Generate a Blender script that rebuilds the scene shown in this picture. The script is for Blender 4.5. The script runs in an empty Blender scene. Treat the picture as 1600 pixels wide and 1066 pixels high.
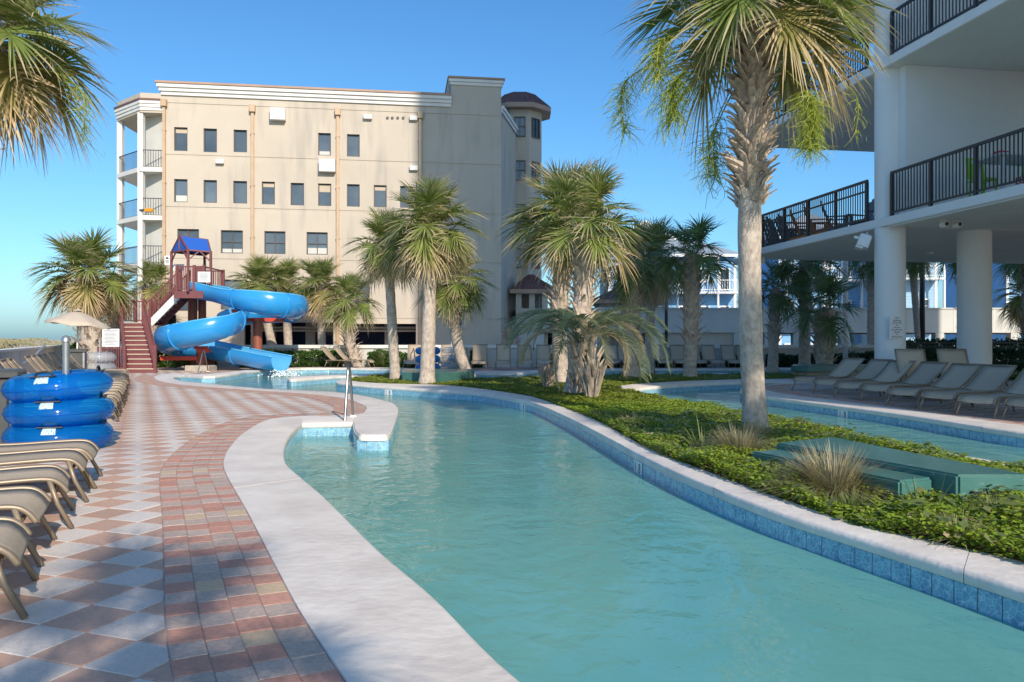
import bpy, bmesh, math, random
import numpy as np
from mathutils import Vector, Matrix
from math import sin, cos, pi, radians as R, atan2, sqrt, floor

sc = bpy.context.scene
COL = sc.collection
random.seed(7)

# ------------------------------------------------------------------ camera
F, HZ, H = 1230.0, 530.0, 1.3          # focal length and horizon of the photograph (1600 px wide), eye height
cam = bpy.data.objects.new('camera', bpy.data.cameras.new('camera'))
COL.objects.link(cam)
cam.location = (0, 0, H)
cam.rotation_euler = (R(90), 0, 0)
cam.data.sensor_width = 36
cam.data.lens = 36 * F / 1600
cam.data.shift_y = -3 / 1600
cam.data.clip_start = .05
cam.data.clip_end = 5000
sc.camera = cam

# ------------------------------------------------------------------ light
SUN_EL, SUN_TAN = R(30), .42
saz = math.atan(SUN_TAN)                # the sun stands behind the camera, to the right
to_sun = Vector((sin(saz) * cos(SUN_EL), -cos(saz) * cos(SUN_EL), sin(SUN_EL)))
w = bpy.data.worlds.new('World')
sc.world = w
w.use_nodes = True
nt = w.node_tree
sky = nt.nodes.new('ShaderNodeTexSky')
sky.sky_type = 'NISHITA'
sky.sun_disc = False
sky.sun_elevation = SUN_EL
sky.sun_rotation = atan2(to_sun.x, to_sun.y)
sky.altitude = 0
sky.air_density = 1.0
sky.dust_density = 1.0
sky.ozone_density = 3.0
EXPO = .85
sp0 = nt.nodes.new('ShaderNodeSeparateColor'); cb0 = nt.nodes.new('ShaderNodeCombineColor')   # film-like grade of the whole sky
nt.links.new(sky.outputs[0], sp0.inputs[0])
for i_, (g_, m_) in enumerate(((1.2, .073), (1.03, .141), (.9, .215))):
    pw = nt.nodes.new('ShaderNodeMath'); pw.operation = 'POWER'; pw.inputs[1].default_value = g_
    ml = nt.nodes.new('ShaderNodeMath'); ml.operation = 'MULTIPLY'; ml.inputs[1].default_value = m_/(.15*2**EXPO)
    nt.links.new(sp0.outputs[i_], pw.inputs[0]); nt.links.new(pw.outputs[0], ml.inputs[0]); nt.links.new(ml.outputs[0], cb0.inputs[i_])
nt.links.new(cb0.outputs[0], nt.nodes['Background'].inputs[0])
nt.nodes['Background'].inputs[1].default_value = .15
sun = bpy.data.objects.new('sun', bpy.data.lights.new('sun', 'SUN'))
COL.objects.link(sun)
sun.rotation_euler = to_sun.to_track_quat('Z', 'Y').to_euler()
sun.data.energy = 2.75
sun.data.angle = R(.55)
sun.data.color = (1, .88, .73)
sc.view_settings.view_transform = 'Standard'
sc.view_settings.look = 'None'
sc.view_settings.exposure = EXPO
sc.view_settings.gamma = 1
sc.cycles.max_bounces = 8
sc.cycles.diffuse_bounces = 3
sc.cycles.transparent_max_bounces = 10

# ------------------------------------------------------------------ helpers
def G(px, py, z=0):
    Y = F * (H - z) / (py - HZ)
    return Vector(((px - 800) / F * Y, Y, z))

def A(px, py, Y):
    return Vector(((px - 800) / F * Y, Y, H - (py - HZ) / F * Y))

WLOC = {}

class MB:
    """collects shapes; build() links them as one mesh object"""
    def __init__(s, T=None):
        s.v, s.f, s.T, s.c = [], [], T, None
    def add(s, vs, fs):
        n = len(s.v)
        if s.T is not None:
            vs = [s.T @ Vector(p) for p in vs]
        s.v += [tuple(p) for p in vs]
        s.f += [tuple(i + n for i in f) for f in fs]
        return s
    def box(s, x0, x1, y0, y1, z0, z1):
        return s.add([(x0,y0,z0),(x1,y0,z0),(x1,y1,z0),(x0,y1,z0),(x0,y0,z1),(x1,y0,z1),(x1,y1,z1),(x0,y1,z1)],
                     [(0,3,2,1),(4,5,6,7),(0,1,5,4),(1,2,6,5),(2,3,7,6),(3,0,4,7)])
    def bbox(s, x0, x1, y0, y1, z0, z1, b=.01):
        """box with its vertical and top edges chamfered"""
        def ring(i, z): return [(x0+i,y0+b,z),(x0+b,y0+i,z),(x1-b,y0+i,z),(x1-i,y0+b,z),(x1-i,y1-b,z),(x1-b,y1-i,z),(x0+b,y1-i,z),(x0+i,y1-b,z)]
        v = ring(0, z0) + ring(0, z1-b) + [(min(max(p[0],x0+b),x1-b), min(max(p[1],y0+b),y1-b), z1) for p in ring(0, z1)]
        f = [tuple(range(7,-1,-1)), tuple(range(16,24))]
        for k in (0, 8):
            f += [(k+i, k+(i+1)%8, k+8+(i+1)%8, k+8+i) for i in range(8)]
        return s.add(v, f)
    def obox(s, M, sx, sy, sz):
        v = [M @ Vector((x*sx/2, y*sy/2, z*sz/2)) for z in (-1,1) for x,y in ((-1,-1),(1,-1),(1,1),(-1,1))]
        return s.add(v, [(0,3,2,1),(4,5,6,7),(0,1,5,4),(1,2,6,5),(2,3,7,6),(3,0,4,7)])
    def bar(s, a, b, wd, ht=None):
        a, b = Vector(a), Vector(b); d = b - a
        q = d.to_track_quat('X', 'Z').to_matrix().to_4x4()
        return s.obox(Matrix.Translation((a+b)/2) @ q, d.length, wd, ht or wd)
    def tube(s, pts, r, n=8, caps=True, closed=False):
        pts = [Vector(p) for p in pts]; m = len(pts)
        rs = r if isinstance(r, (list, tuple)) else [r]*m
        vs, up = [], None
        for i, p in enumerate(pts):
            if closed: t = pts[(i+1) % m] - pts[i-1]
            else: t = pts[min(i+1, m-1)] - pts[max(i-1, 0)]
            t.normalize()
            if up is None:
                up = Vector((0,0,1)) if abs(t.z) < .9 else Vector((1,0,0))
            up = (up - t*up.dot(t)).normalized(); sd = t.cross(up)
            vs += [p + (up*cos(2*pi*k/n) + sd*sin(2*pi*k/n))*rs[i] for k in range(n)]
        fs = []
        for i in range(m if closed else m-1):
            j = (i+1) % m
            fs += [(i*n+k, j*n+k, j*n+(k+1)%n, i*n+(k+1)%n) for k in range(n)]
        if caps and not closed:
            fs += [tuple(range(n)), tuple(range(m*n-1, (m-1)*n-1, -1))]
        return s.add(vs, fs)
    def prism(s, poly, z0, z1):
        n = len(poly)
        if sum(poly[i][0]*poly[(i+1)%n][1]-poly[(i+1)%n][0]*poly[i][1] for i in range(n)) < 0: poly = poly[::-1]
        v = [(p[0],p[1],z0) for p in poly] + [(p[0],p[1],z1) for p in poly]
        return s.add(v, [tuple(range(n-1,-1,-1)), tuple(range(n,2*n))] + [(i,(i+1)%n,n+(i+1)%n,n+i) for i in range(n)])
    def lathe(s, prof, n=16, c=(0,0,0)):
        v = [(c[0]+r*cos(2*pi*k/n), c[1]+r*sin(2*pi*k/n), c[2]+z) for r,z in prof for k in range(n)]
        f = [(i*n+k, i*n+(k+1)%n, (i+1)*n+(k+1)%n, (i+1)*n+k) for i in range(len(prof)-1) for k in range(n)]
        f += [tuple(range(n-1,-1,-1)), tuple(range((len(prof)-1)*n, len(prof)*n))]
        return s.add(v, f)
    def mesh(s, name, m, smooth=False, off=None):
        me = bpy.data.meshes.new(name)
        vs = s.v if off is None else [(a-off.x, b-off.y, c-off.z) for a,b,c in s.v]
        me.from_pydata(vs, [], s.f)
        if m: me.materials.append(m)
        if smooth: me.shade_smooth()
        if s.c is not None:
            at = me.color_attributes.new('col', 'FLOAT_COLOR', 'POINT')
            at.data.foreach_set('color', np.array(s.c, dtype=np.float32).ravel())
        me.update()
        return me
    def build(s, name, m, parent=None, smooth=False, auto=None):
        off = WLOC.get(parent.name) if parent else None
        o = bpy.data.objects.new(name, s.mesh(name, m, smooth or auto is not None, off))
        COL.objects.link(o)
        if auto is not None:
            try: o.data.set_sharp_from_angle(angle=R(auto))
            except Exception: pass
        if parent:
            o.parent = parent
            if off is not None: WLOC[o.name] = off
        return o

def tag(o, label=None, cat=None, group=None, kind=None):
    if label: o['label'] = label
    if cat: o['category'] = cat
    if group: o['group'] = group
    if kind: o['kind'] = kind
    return o
def thing(name, base, label=None, cat=None, group=None, rz=0, local=False, kind=None):
    o = bpy.data.objects.new(name, None); COL.objects.link(o)
    o.empty_display_size = .2
    o.location = base; o.rotation_euler = (0, 0, rz)
    if not local: WLOC[o.name] = Vector(base)
    return tag(o, label, cat, group, kind)
def inst(name, me, parent, loc, rot=(0,0,0), scl=1):
    o = bpy.data.objects.new(name, me); COL.objects.link(o)
    if parent:
        o.parent = parent
        off = WLOC.get(parent.name)
        if off is not None: loc = Vector(loc) - off
    o.location = loc; o.rotation_euler = rot
    o.scale = (scl,)*3 if isinstance(scl, (int, float)) else scl
    return o
def copy_tree(o, parent=None):
    c = o.copy(); COL.objects.link(c)
    if parent: c.parent = parent
    for ch in o.children: copy_tree(ch, c)
    return c
def crom(P, k=6):
    P = [Vector(p) for p in P]; out = []
    for i in range(len(P)-1):
        p0 = P[i-1] if i else P[0]*2-P[1]; p1, p2 = P[i], P[i+1]
        p3 = P[i+2] if i+2 < len(P) else P[-1]*2-P[-2]
        for j in range(k):
            t = j/k
            out.append(.5*((2*p1)+(p2-p0)*t+(2*p0-5*p1+4*p2-p3)*t*t+(3*p1-p0-3*p2+p3)*t**3))
    return out + [P[-1]]
def inside(p, poly):
    x, y, c, n = p[0], p[1], False, len(poly)
    j = n-1
    for i in range(n):
        if (poly[i][1] > y) != (poly[j][1] > y) and x < (poly[j][0]-poly[i][0])*(y-poly[i][1])/(poly[j][1]-poly[i][1])+poly[i][0]: c = not c
        j = i
    return c
def inside_np(X, Y, poly):
    c = np.zeros(len(X), bool); j = len(poly)-1
    for i in range(len(poly)):
        xi, yi, xj, yj = poly[i][0], poly[i][1], poly[j][0], poly[j][1]
        if yi != yj:
            c ^= ((yi > Y) != (yj > Y)) & (X < (xj-xi)*(Y-yi)/(yj-yi)+xi)
        j = i
    return c
def resample(P, step):
    P = [Vector(p) for p in P]; out = []; carry = 0
    for a, b in zip(P, P[1:]):
        d = (b-a).length
        if d < 1e-6: continue
        t = carry
        while t < d:
            out.append((a.lerp(b, t/d), (b-a)/d)); t += step
        carry = t-d
    return out

# ------------------------------------------------------------------ materials
def mat(name, col, rough=.6, metal=0, col2=None, ns=3, nd=4, lo=.35, hi=.65, bump=0, bs=60, rnd=0, spec=.5, stretch=None, coat=0, alpha=None, stain=None):
    m = bpy.data.materials.new(name); m.use_nodes = True
    t = m.node_tree; N, L = t.nodes, t.links
    b = N['Principled BSDF']
    b.inputs['Roughness'].default_value = rough
    b.inputs['Metallic'].default_value = metal
    b.inputs['Specular IOR Level'].default_value = spec
    b.inputs['Coat Weight'].default_value = coat
    b.inputs['Base Color'].default_value = (*col, 1)
    geo = N.new('ShaderNodeNewGeometry'); pos = geo.outputs['Position']
    if stretch:
        vm = N.new('ShaderNodeVectorMath'); vm.operation = 'MULTIPLY'; vm.inputs[1].default_value = stretch
        L.new(pos, vm.inputs[0]); pos = vm.outputs[0]
    src = None
    if col2:
        n = N.new('ShaderNodeTexNoise'); n.inputs['Scale'].default_value = ns; n.inputs['Detail'].default_value = nd
        n.inputs['Roughness'].default_value = .6
        L.new(pos, n.inputs['Vector'])
        r = N.new('ShaderNodeMapRange'); r.inputs[1].default_value = lo; r.inputs[2].default_value = hi
        L.new(n.outputs[0], r.inputs[0])
        mx = N.new('ShaderNodeMix'); mx.data_type = 'RGBA'
        mx.inputs[6].default_value = (*col, 1); mx.inputs[7].default_value = (*col2, 1)
        L.new(r.outputs[0], mx.inputs[0]); src = mx.outputs[2]
    if stain:
        n = N.new('ShaderNodeTexNoise'); n.inputs['Scale'].default_value = stain[1]; n.inputs['Detail'].default_value = 6
        vm = N.new('ShaderNodeVectorMath'); vm.operation = 'MULTIPLY'; vm.inputs[1].default_value = stain[2]
        L.new(geo.outputs['Position'], vm.inputs[0]); L.new(vm.outputs[0], n.inputs['Vector'])
        r = N.new('ShaderNodeMapRange'); r.inputs[1].default_value = stain[3]; r.inputs[2].default_value = stain[3]+.2
        r.inputs[4].default_value = stain[4]
        L.new(n.outputs[0], r.inputs[0])
        mx = N.new('ShaderNodeMix'); mx.data_type = 'RGBA'
        mx.inputs[6].default_value = (*col, 1); mx.inputs[7].default_value = (*stain[0], 1)
        if src: L.new(src, mx.inputs[6])
        L.new(r.outputs[0], mx.inputs[0]); src = mx.outputs[2]
    if rnd:
        oi = N.new('ShaderNodeObjectInfo')
        r = N.new('ShaderNodeMapRange'); r.inputs[3].default_value = 1-rnd; r.inputs[4].default_value = 1+rnd
        L.new(oi.outputs['Random'], r.inputs[0])
        hs = N.new('ShaderNodeHueSaturation'); hs.inputs['Color'].default_value = (*col, 1)
        L.new(r.outputs[0], hs.inputs['Value'])
        if src: L.new(src, hs.inputs['Color'])
        src = hs.outputs[0]
    if src: L.new(src, b.inputs['Base Color'])
    if bump:
        n = N.new('ShaderNodeTexNoise'); n.inputs['Scale'].default_value = bs; n.inputs['Detail'].default_value = 3
        L.new(pos, n.inputs['Vector'])
        bp = N.new('ShaderNodeBump'); bp.inputs['Strength'].default_value = bump; bp.inputs['Distance'].default_value = .01
        L.new(n.outputs[0], bp.inputs['Height']); L.new(bp.outputs[0], b.inputs['Normal'])
    return m

MT = {}
MT['coping'] = mat('coping_concrete', (.78,.72,.66), .75, col2=(.64,.58,.53), ns=2.2, nd=10, bump=.6, bs=14, stain=((.50,.46,.44), 5, (1,1,1), .6, .5))
MT['plaster'] = mat('pool_plaster', (.70,.80,.75), .8, col2=(.62,.75,.70), ns=.5, nd=3)
MT['mortar'] = mat('mortar', (.46,.34,.28), .9, col2=(.27,.20,.18), ns=6)
MT['pwhite'] = mat('paver_white', (.66,.605,.56), .85, col2=(.52,.475,.44), ns=45, lo=.5, hi=.72, bump=.3, bs=120, rnd=.05, stain=((.47,.40,.36), .9, (1,1,1), .48, .6))
MT['ptan'] = mat('paver_tan', (.56,.37,.285), .85, col2=(.46,.30,.23), ns=40, lo=.45, hi=.7, bump=.3, bs=120, rnd=.09, stain=((.42,.27,.22), .9, (1,1,1), .48, .6))
MT['bred'] = mat('brick_red', (.55,.285,.215), .88, col2=(.45,.235,.18), ns=30, bump=.5, bs=90, rnd=.1)
MT['bgrey'] = mat('brick_grey', (.55,.42,.36), .88, col2=(.41,.33,.275), ns=40, bump=.5, bs=90, rnd=.08)
MT['byellow'] = mat('brick_buff', (.60,.45,.30), .88, col2=(.52,.39,.26), ns=40, bump=.5, bs=90)
MT['deck'] = mat('deck_brick', (.44,.28,.22), .88, col2=(.52,.43,.37), ns=4, bump=.3)
MT['soil'] = mat('soil', (.10,.075,.045), .95, col2=(.16,.12,.07), ns=7, bump=.6, bs=20)
MT['mulch'] = mat('mulch', (.20,.095,.06), .95, col2=(.13,.07,.05), ns=9, bump=.6, bs=25)
MT['sand'] = mat('sand', (.55,.48,.38), .95, col2=(.45,.40,.30), ns=.2)
MT['dune'] = mat('dune_grass', (.30,.29,.11), .95, col2=(.42,.37,.21), ns=.6, nd=8, bump=.6, bs=3)
MT['cream'] = mat('stucco_cream', (.56,.495,.415), .9, col2=(.51,.45,.375), ns=.35, nd=8, bump=.15, bs=40, stain=((.36,.33,.29), 1.8, (1,1,.12), .53, .6))
MT['trim'] = mat('white_trim', (.78,.77,.74), .7, col2=(.70,.69,.66), ns=1, nd=5, stain=((.58,.56,.52), 1.2, (1,1,.2), .6, .4))
MT['bldg'] = mat('building_white', (.80,.80,.78), .85, col2=(.75,.75,.735), ns=.5, nd=6, bump=.08, bs=50, stain=((.62,.62,.60), 1., (1,1,.12), .6, .35))
MT['soffit'] = mat('soffit_paint', (.80,.78,.72), .9, col2=(.74,.72,.67), ns=.6, nd=5)
MT['greywall'] = mat('grey_wall', (.62,.62,.58), .9, col2=(.55,.55,.52), ns=.8, nd=6, bump=.1, bs=40, stain=((.33,.33,.32), 1., (1,1,.15), .56, .5))
MT['rail'] = mat('railing_dark', (.045,.042,.042), .5, spec=.4)
MT['glass'] = mat('window_glass', (.06,.085,.12), .08, col2=(.11,.14,.17), ns=.5, spec=.6, rnd=.35)
MT['wframe'] = mat('window_frame', (.10,.085,.08), .5)
MT['copper'] = mat('copper_roof', (.24,.105,.08), .5, .2, col2=(.17,.085,.075), ns=1.2)
MT['copperlt'] = mat('copper_fascia', (.44,.29,.21), .6, col2=(.37,.24,.17), ns=1)
MT['gutter'] = mat('downspout', (.54,.38,.25), .5, .1, col2=(.47,.33,.21), ns=2)
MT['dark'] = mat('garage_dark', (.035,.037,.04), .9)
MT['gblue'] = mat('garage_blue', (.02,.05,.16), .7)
MT['slide'] = mat('slide_blue', (.025,.27,.66), .22, col2=(.035,.31,.70), ns=.8, coat=.3)
MT['slidein'] = mat('slide_inner', (.10,.42,.74), .3, col2=(.12,.46,.76), ns=.8)
MT['maroon'] = mat('maroon_paint', (.165,.05,.055), .55, col2=(.20,.07,.07), ns=2, bump=.1)
MT['tread'] = mat('maroon_tread', (.27,.075,.08), .7, col2=(.33,.12,.115), ns=5)
MT['rust'] = mat('rust_post', (.30,.085,.045), .5, col2=(.25,.075,.045), ns=2)
MT['redp'] = mat('red_bracket', (.55,.07,.04), .5)
MT['canvas'] = mat('blue_canvas', (.015,.11,.48), .8)
MT['steel'] = mat('stainless', (.34,.33,.31), .28, 1)
MT['galv'] = mat('galvanised', (.42,.44,.45), .4, .7, col2=(.34,.36,.37), ns=6)
MT['sling'] = mat('sling_fabric', (.52,.42,.31), .8, col2=(.45,.36,.265), ns=70, lo=.4, hi=.6, bump=.4, bs=250, rnd=.12)
MT['frame'] = mat('lounger_frame', (.30,.235,.17), .42, .3, rnd=.08)
MT['green'] = mat('green_paint', (.075,.20,.18), .3, col2=(.055,.16,.145), ns=2, stain=((.26,.42,.39), 14, (1,1,2), .60, .5))
MT['stone'] = mat('planter_stone', (.50,.45,.38), .9, col2=(.36,.32,.27), ns=6, bump=.5, bs=15)
MT['trunk'] = mat('palm_trunk', (.56,.475,.40), .95, col2=(.28,.23,.195), ns=16, nd=10, lo=.38, hi=.72, bump=1., bs=42, stretch=(1,1,.55), stain=((.27,.23,.20), 2.2, (1,1,3), .52, .6))
MT['boot'] = mat('palm_boot', (.57,.46,.36), .9, col2=(.33,.265,.21), ns=9, nd=6, bump=.6, bs=40, rnd=.22)
MT['hedge'] = mat('hedge_leaf', (.045,.105,.025), .6, col2=(.10,.17,.03), ns=3)
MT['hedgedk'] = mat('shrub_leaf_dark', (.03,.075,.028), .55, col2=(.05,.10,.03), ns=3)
MT['siding'] = mat('blue_siding', (.24,.48,.76), .7, col2=(.15,.35,.62), ns=.3)
MT['siding2'] = mat('blue_siding_pale', (.33,.52,.70), .7, col2=(.30,.48,.66), ns=.3)
MT['hroof'] = mat('grey_shingle', (.26,.32,.38), .85, col2=(.30,.36,.42), ns=2)
MT['umb'] = mat('beige_canvas', (.55,.46,.37), .85, col2=(.50,.42,.33), ns=3)
MT['bin'] = mat('dark_plastic', (.05,.055,.055), .5, col2=(.07,.075,.075), ns=4)
MT['black'] = mat('black_paint', (.02,.02,.022), .5)
MT['white'] = mat('sign_white', (.75,.77,.78), .5)
MT['orange'] = mat('orange_wood', (.88,.32,.07), .6, col2=(.80,.27,.06), ns=6)
MT['greywood'] = mat('grey_wood', (.20,.20,.21), .7)
MT['redfab'] = mat('red_cloth', (.50,.02,.03), .7)
MT['lime'] = mat('lime_plastic', (.25,.55,.02), .5)
MT['amber'] = mat('amber_lens', (.75,.30,.01), .35)
MT['chrome'] = mat('label_print', (.55,.68,.70), .5, col2=(.05,.25,.5), ns=60, lo=.55, hi=.6)

def leafmat(name, g1, g2, tip, tipat=.7, dead=False, transl=.35):
    m = bpy.data.materials.new(name); m.use_nodes = True
    t = m.node_tree; N, L = t.nodes, t.links
    b = N['Principled BSDF']; b.inputs['Roughness'].default_value = .45; b.inputs['Specular IOR Level'].default_value = .35
    a = N.new('ShaderNodeAttribute'); a.attribute_name = 'col'
    sp = N.new('ShaderNodeSeparateColor'); L.new(a.outputs['Color'], sp.inputs[0])
    oi = N.new('ShaderNodeObjectInfo')
    ad = N.new('ShaderNodeMath'); ad.operation = 'ADD'; L.new(sp.outputs[1], ad.inputs[0]); L.new(oi.outputs['Random'], ad.inputs[1])
    hf = N.new('ShaderNodeMath'); hf.operation = 'MULTIPLY'; hf.inputs[1].default_value = .5; L.new(ad.outputs[0], hf.inputs[0])
    mx = N.new('ShaderNodeMix'); mx.data_type = 'RGBA'; mx.inputs[6].default_value = (*g1,1); mx.inputs[7].default_value = (*g2,1)
    L.new(hf.outputs[0], mx.inputs[0])
    tt = N.new('ShaderNodeMath'); tt.operation = 'MULTIPLY_ADD'; tt.inputs[1].default_value = .45; L.new(sp.outputs[1], tt.inputs[0]); L.new(sp.outputs[0], tt.inputs[2])
    r = N.new('ShaderNodeMapRange'); r.inputs[1].default_value = tipat; r.inputs[2].default_value = tipat+.45; L.new(tt.outputs[0], r.inputs[0])
    m2 = N.new('ShaderNodeMix'); m2.data_type = 'RGBA'; m2.inputs[7].default_value = (*tip,1)
    L.new(mx.outputs[2], m2.inputs[6]); L.new(r.outputs[0], m2.inputs[0])
    L.new(m2.outputs[2], b.inputs['Base Color'])
    tr = N.new('ShaderNodeBsdfTranslucent'); L.new(m2.outputs[2], tr.inputs[0])
    ms = N.new('ShaderNodeMixShader'); ms.inputs[0].default_value = transl
    L.new(b.outputs[0], ms.inputs[1]); L.new(tr.outputs[0], ms.inputs[2]); L.new(ms.outputs[0], N['Material Output'].inputs[0])
    return m
MT['fan'] = leafmat('fan_leaf', (.15,.23,.06), (.36,.40,.11), (.68,.56,.36), .72, transl=.42)
MT['fandry'] = leafmat('fan_leaf_ageing', (.22,.25,.07), (.42,.36,.13), (.68,.52,.31), .50, transl=.42)
MT['fandead'] = leafmat('fan_leaf_dead', (.44,.32,.18), (.56,.42,.25), (.60,.46,.30), .6)
MT['fanshade'] = leafmat('fan_leaf_shaded', (.11,.20,.08), (.21,.28,.11), (.42,.38,.24), .85)  # darker copy of the fan leaf, shade of the back palms put into its colour
MT['pindo'] = leafmat('pindo_leaf', (.17,.24,.15), (.28,.32,.19), (.42,.36,.22), .95)
MT['pindodry'] = leafmat('pindo_leaf_dry', (.40,.34,.21), (.48,.40,.25), (.52,.44,.30), .7)
MT['cover'] = leafmat('ground_cover_leaf', (.17,.30,.035), (.44,.52,.055), (.60,.54,.09), 1.15)
MT['coverdk'] = leafmat('lawn_leaf', (.19,.27,.035), (.38,.42,.06), (.48,.42,.12), 1.05)
MT['drygrass'] = leafmat('dry_grass', (.28,.26,.12), (.45,.38,.22), (.55,.46,.30), .7)
MT['strap'] = leafmat('strap_leaf', (.13,.19,.06), (.22,.27,.09), (.36,.33,.14), .9)
MT['lily'] = leafmat('seed_strand', (.28,.36,.05), (.44,.47,.09), (.44,.42,.14), 1.0)
MT['hleaf'] = leafmat('hedge_foliage', (.035,.095,.02), (.10,.17,.03), (.13,.18,.04), 1.2)
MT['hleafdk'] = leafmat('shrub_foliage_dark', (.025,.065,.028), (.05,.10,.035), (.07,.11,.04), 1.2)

def tilemat():
    m = mat('waterline_tile', (.07,.25,.50), .12, rnd=.2, spec=.6)
    t = m.node_tree; N, L = t.nodes, t.links; b = N['Principled BSDF']
    geo = N.new('ShaderNodeNewGeometry')
    vo = N.new('ShaderNodeTexVoronoi'); vo.feature = 'DISTANCE_TO_EDGE'; vo.inputs['Scale'].default_value = 26
    L.new(geo.outputs['Position'], vo.inputs['Vector'])
    nz = N.new('ShaderNodeTexNoise'); nz.inputs['Scale'].default_value = 14; L.new(geo.outputs['Position'], nz.inputs['Vector'])
    r = N.new('ShaderNodeMapRange'); r.inputs[1].default_value = .0; r.inputs[2].default_value = .06; L.new(vo.outputs[0], r.inputs[0])
    mx = N.new('ShaderNodeMix'); mx.data_type = 'RGBA'; mx.inputs[6].default_value = (.50,.68,.78,1)
    L.new(r.outputs[0], mx.inputs[0])
    mb = N.new('ShaderNodeMix'); mb.data_type = 'RGBA'; mb.inputs[6].default_value = (.13,.30,.45,1); mb.inputs[7].default_value = (.25,.50,.62,1)
    r2 = N.new('ShaderNodeMapRange'); r2.inputs[1].default_value = .35; r2.inputs[2].default_value = .65; L.new(nz.outputs[0], r2.inputs[0]); L.new(r2.outputs[0], mb.inputs[0])
    L.new(mb.outputs[2], mx.inputs[7]); L.new(mx.outputs[2], b.inputs['Base Color'])
    return m
MT['tile'] = tilemat()

def watermat():
    m = bpy.data.materials.new('pool_water'); m.use_nodes = True
    t = m.node_tree; N, L = t.nodes, t.links; N.remove(N['Principled BSDF'])
    geo = N.new('ShaderNodeNewGeometry')
    def noise(sc_, st, det):
        vm = N.new('ShaderNodeVectorMath'); vm.operation = 'MULTIPLY'; vm.inputs[1].default_value = st
        L.new(geo.outputs['Position'], vm.inputs[0])
        n = N.new('ShaderNodeTexNoise'); n.inputs['Scale'].default_value = sc_; n.inputs['Detail'].default_value = det
        n.inputs['Distortion'].default_value = .6
        L.new(vm.outputs[0], n.inputs['Vector']); return n.outputs[0]
    n1 = noise(1.5, (1, .9, 1), 2); n2 = noise(5.5, (1, .8, 1), 3)
    ma = N.new('ShaderNodeMath'); ma.operation = 'MULTIPLY_ADD'; ma.inputs[1].default_value = .42
    n3 = noise(21, (1, .7, 1), 2)
    mb_ = N.new('ShaderNodeMath'); mb_.operation = 'MULTIPLY_ADD'; mb_.inputs[1].default_value = .07
    L.new(n3, mb_.inputs[0]); L.new(n1, mb_.inputs[2])
    L.new(n2, ma.inputs[0]); L.new(mb_.outputs[0], ma.inputs[2])
    bp = N.new('ShaderNodeBump'); bp.inputs['Strength'].default_value = .6; bp.inputs['Distance'].default_value = .055
    L.new(ma.outputs[0], bp.inputs['Height'])
    fr = N.new('ShaderNodeFresnel'); fr.inputs[0].default_value = 1.33; L.new(bp.outputs[0], fr.inputs['Normal'])
    gl = N.new('ShaderNodeBsdfGlossy'); gl.inputs['Roughness'].default_value = .03; L.new(bp.outputs[0], gl.inputs['Normal'])
    tp = N.new('ShaderNodeBsdfTransparent'); tp.inputs[0].default_value = (.72,.96,.88,1)
    df = N.new('ShaderNodeBsdfDiffuse'); df.inputs[0].default_value = (.27,.68,.59,1)
    # drifting murk: patches of clearer and cloudier water
    n4 = noise(.55, (1, .6, 1), 4)
    rr = N.new('ShaderNodeMapRange'); rr.inputs[1].default_value = .3; rr.inputs[2].default_value = .7; L.new(n4, rr.inputs[0])
    cm = N.new('ShaderNodeMix'); cm.data_type = 'RGBA'; cm.inputs[6].default_value = (.19,.62,.58,1); cm.inputs[7].default_value = (.33,.77,.68,1)
    L.new(rr.outputs[0], cm.inputs[0]); L.new(cm.outputs[2], df.inputs[0])
    m1 = N.new('ShaderNodeMixShader'); m1.inputs[0].default_value = .5
    L.new(tp.outputs[0], m1.inputs[1]); L.new(df.outputs[0], m1.inputs[2])
    m2 = N.new('ShaderNodeMixShader'); L.new(fr.outputs[0], m2.inputs[0]); L.new(m1.outputs[0], m2.inputs[1]); L.new(gl.outputs[0], m2.inputs[2])
    L.new(m2.outputs[0], N['Material Output'].inputs[0])
    return m
MT['water'] = watermat()

def tubemat(name, tint, mixw, dif):
    """inflated vinyl: tinted, half transparent, glossy skin"""
    m = bpy.data.materials.new(name); m.use_nodes = True
    t = m.node_tree; N, L = t.nodes, t.links; b = N['Principled BSDF']
    b.inputs['Base Color'].default_value = (*dif, 1); b.inputs['Roughness'].default_value = .06; b.inputs['Specular IOR Level'].default_value = .7
    tp = N.new('ShaderNodeBsdfTransparent'); tp.inputs[0].default_value = (*tint, 1)
    ms = N.new('ShaderNodeMixShader'); ms.inputs[0].default_value = mixw
    L.new(tp.outputs[0], ms.inputs[1]); L.new(b.outputs[0], ms.inputs[2]); L.new(ms.outputs[0], N['Material Output'].inputs[0])
    return m
MT['vinyl'] = tubemat('blue_vinyl', (.16,.66,.98), .40, (.004,.22,.68))
MT['clear'] = tubemat('clear_vinyl', (.9,.92,.93), .35, (.6,.62,.66))

def textmesh(body, size, m, depth=.002, spacing=1):
    cu = bpy.data.curves.new('txt', 'FONT'); cu.body = body; cu.size = size; cu.extrude = depth
    cu.align_x = 'CENTER'; cu.align_y = 'CENTER'; cu.space_line = spacing
    o = bpy.data.objects.new('txt', cu); COL.objects.link(o)
    dg = bpy.context.evaluated_depsgraph_get()
    me = bpy.data.meshes.new_from_object(o.evaluated_get(dg))
    bpy.data.objects.remove(o); me.materials.clear(); me.materials.append(m)
    return me

# ================================================================== THE SETTING
WATER_Z, FLOOR_Z = -.2, -1.05
def V2(l): return [Vector((p[0], p[1], 0)) for p in l]
def GP(l): return [G(*p) for p in l]

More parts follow.
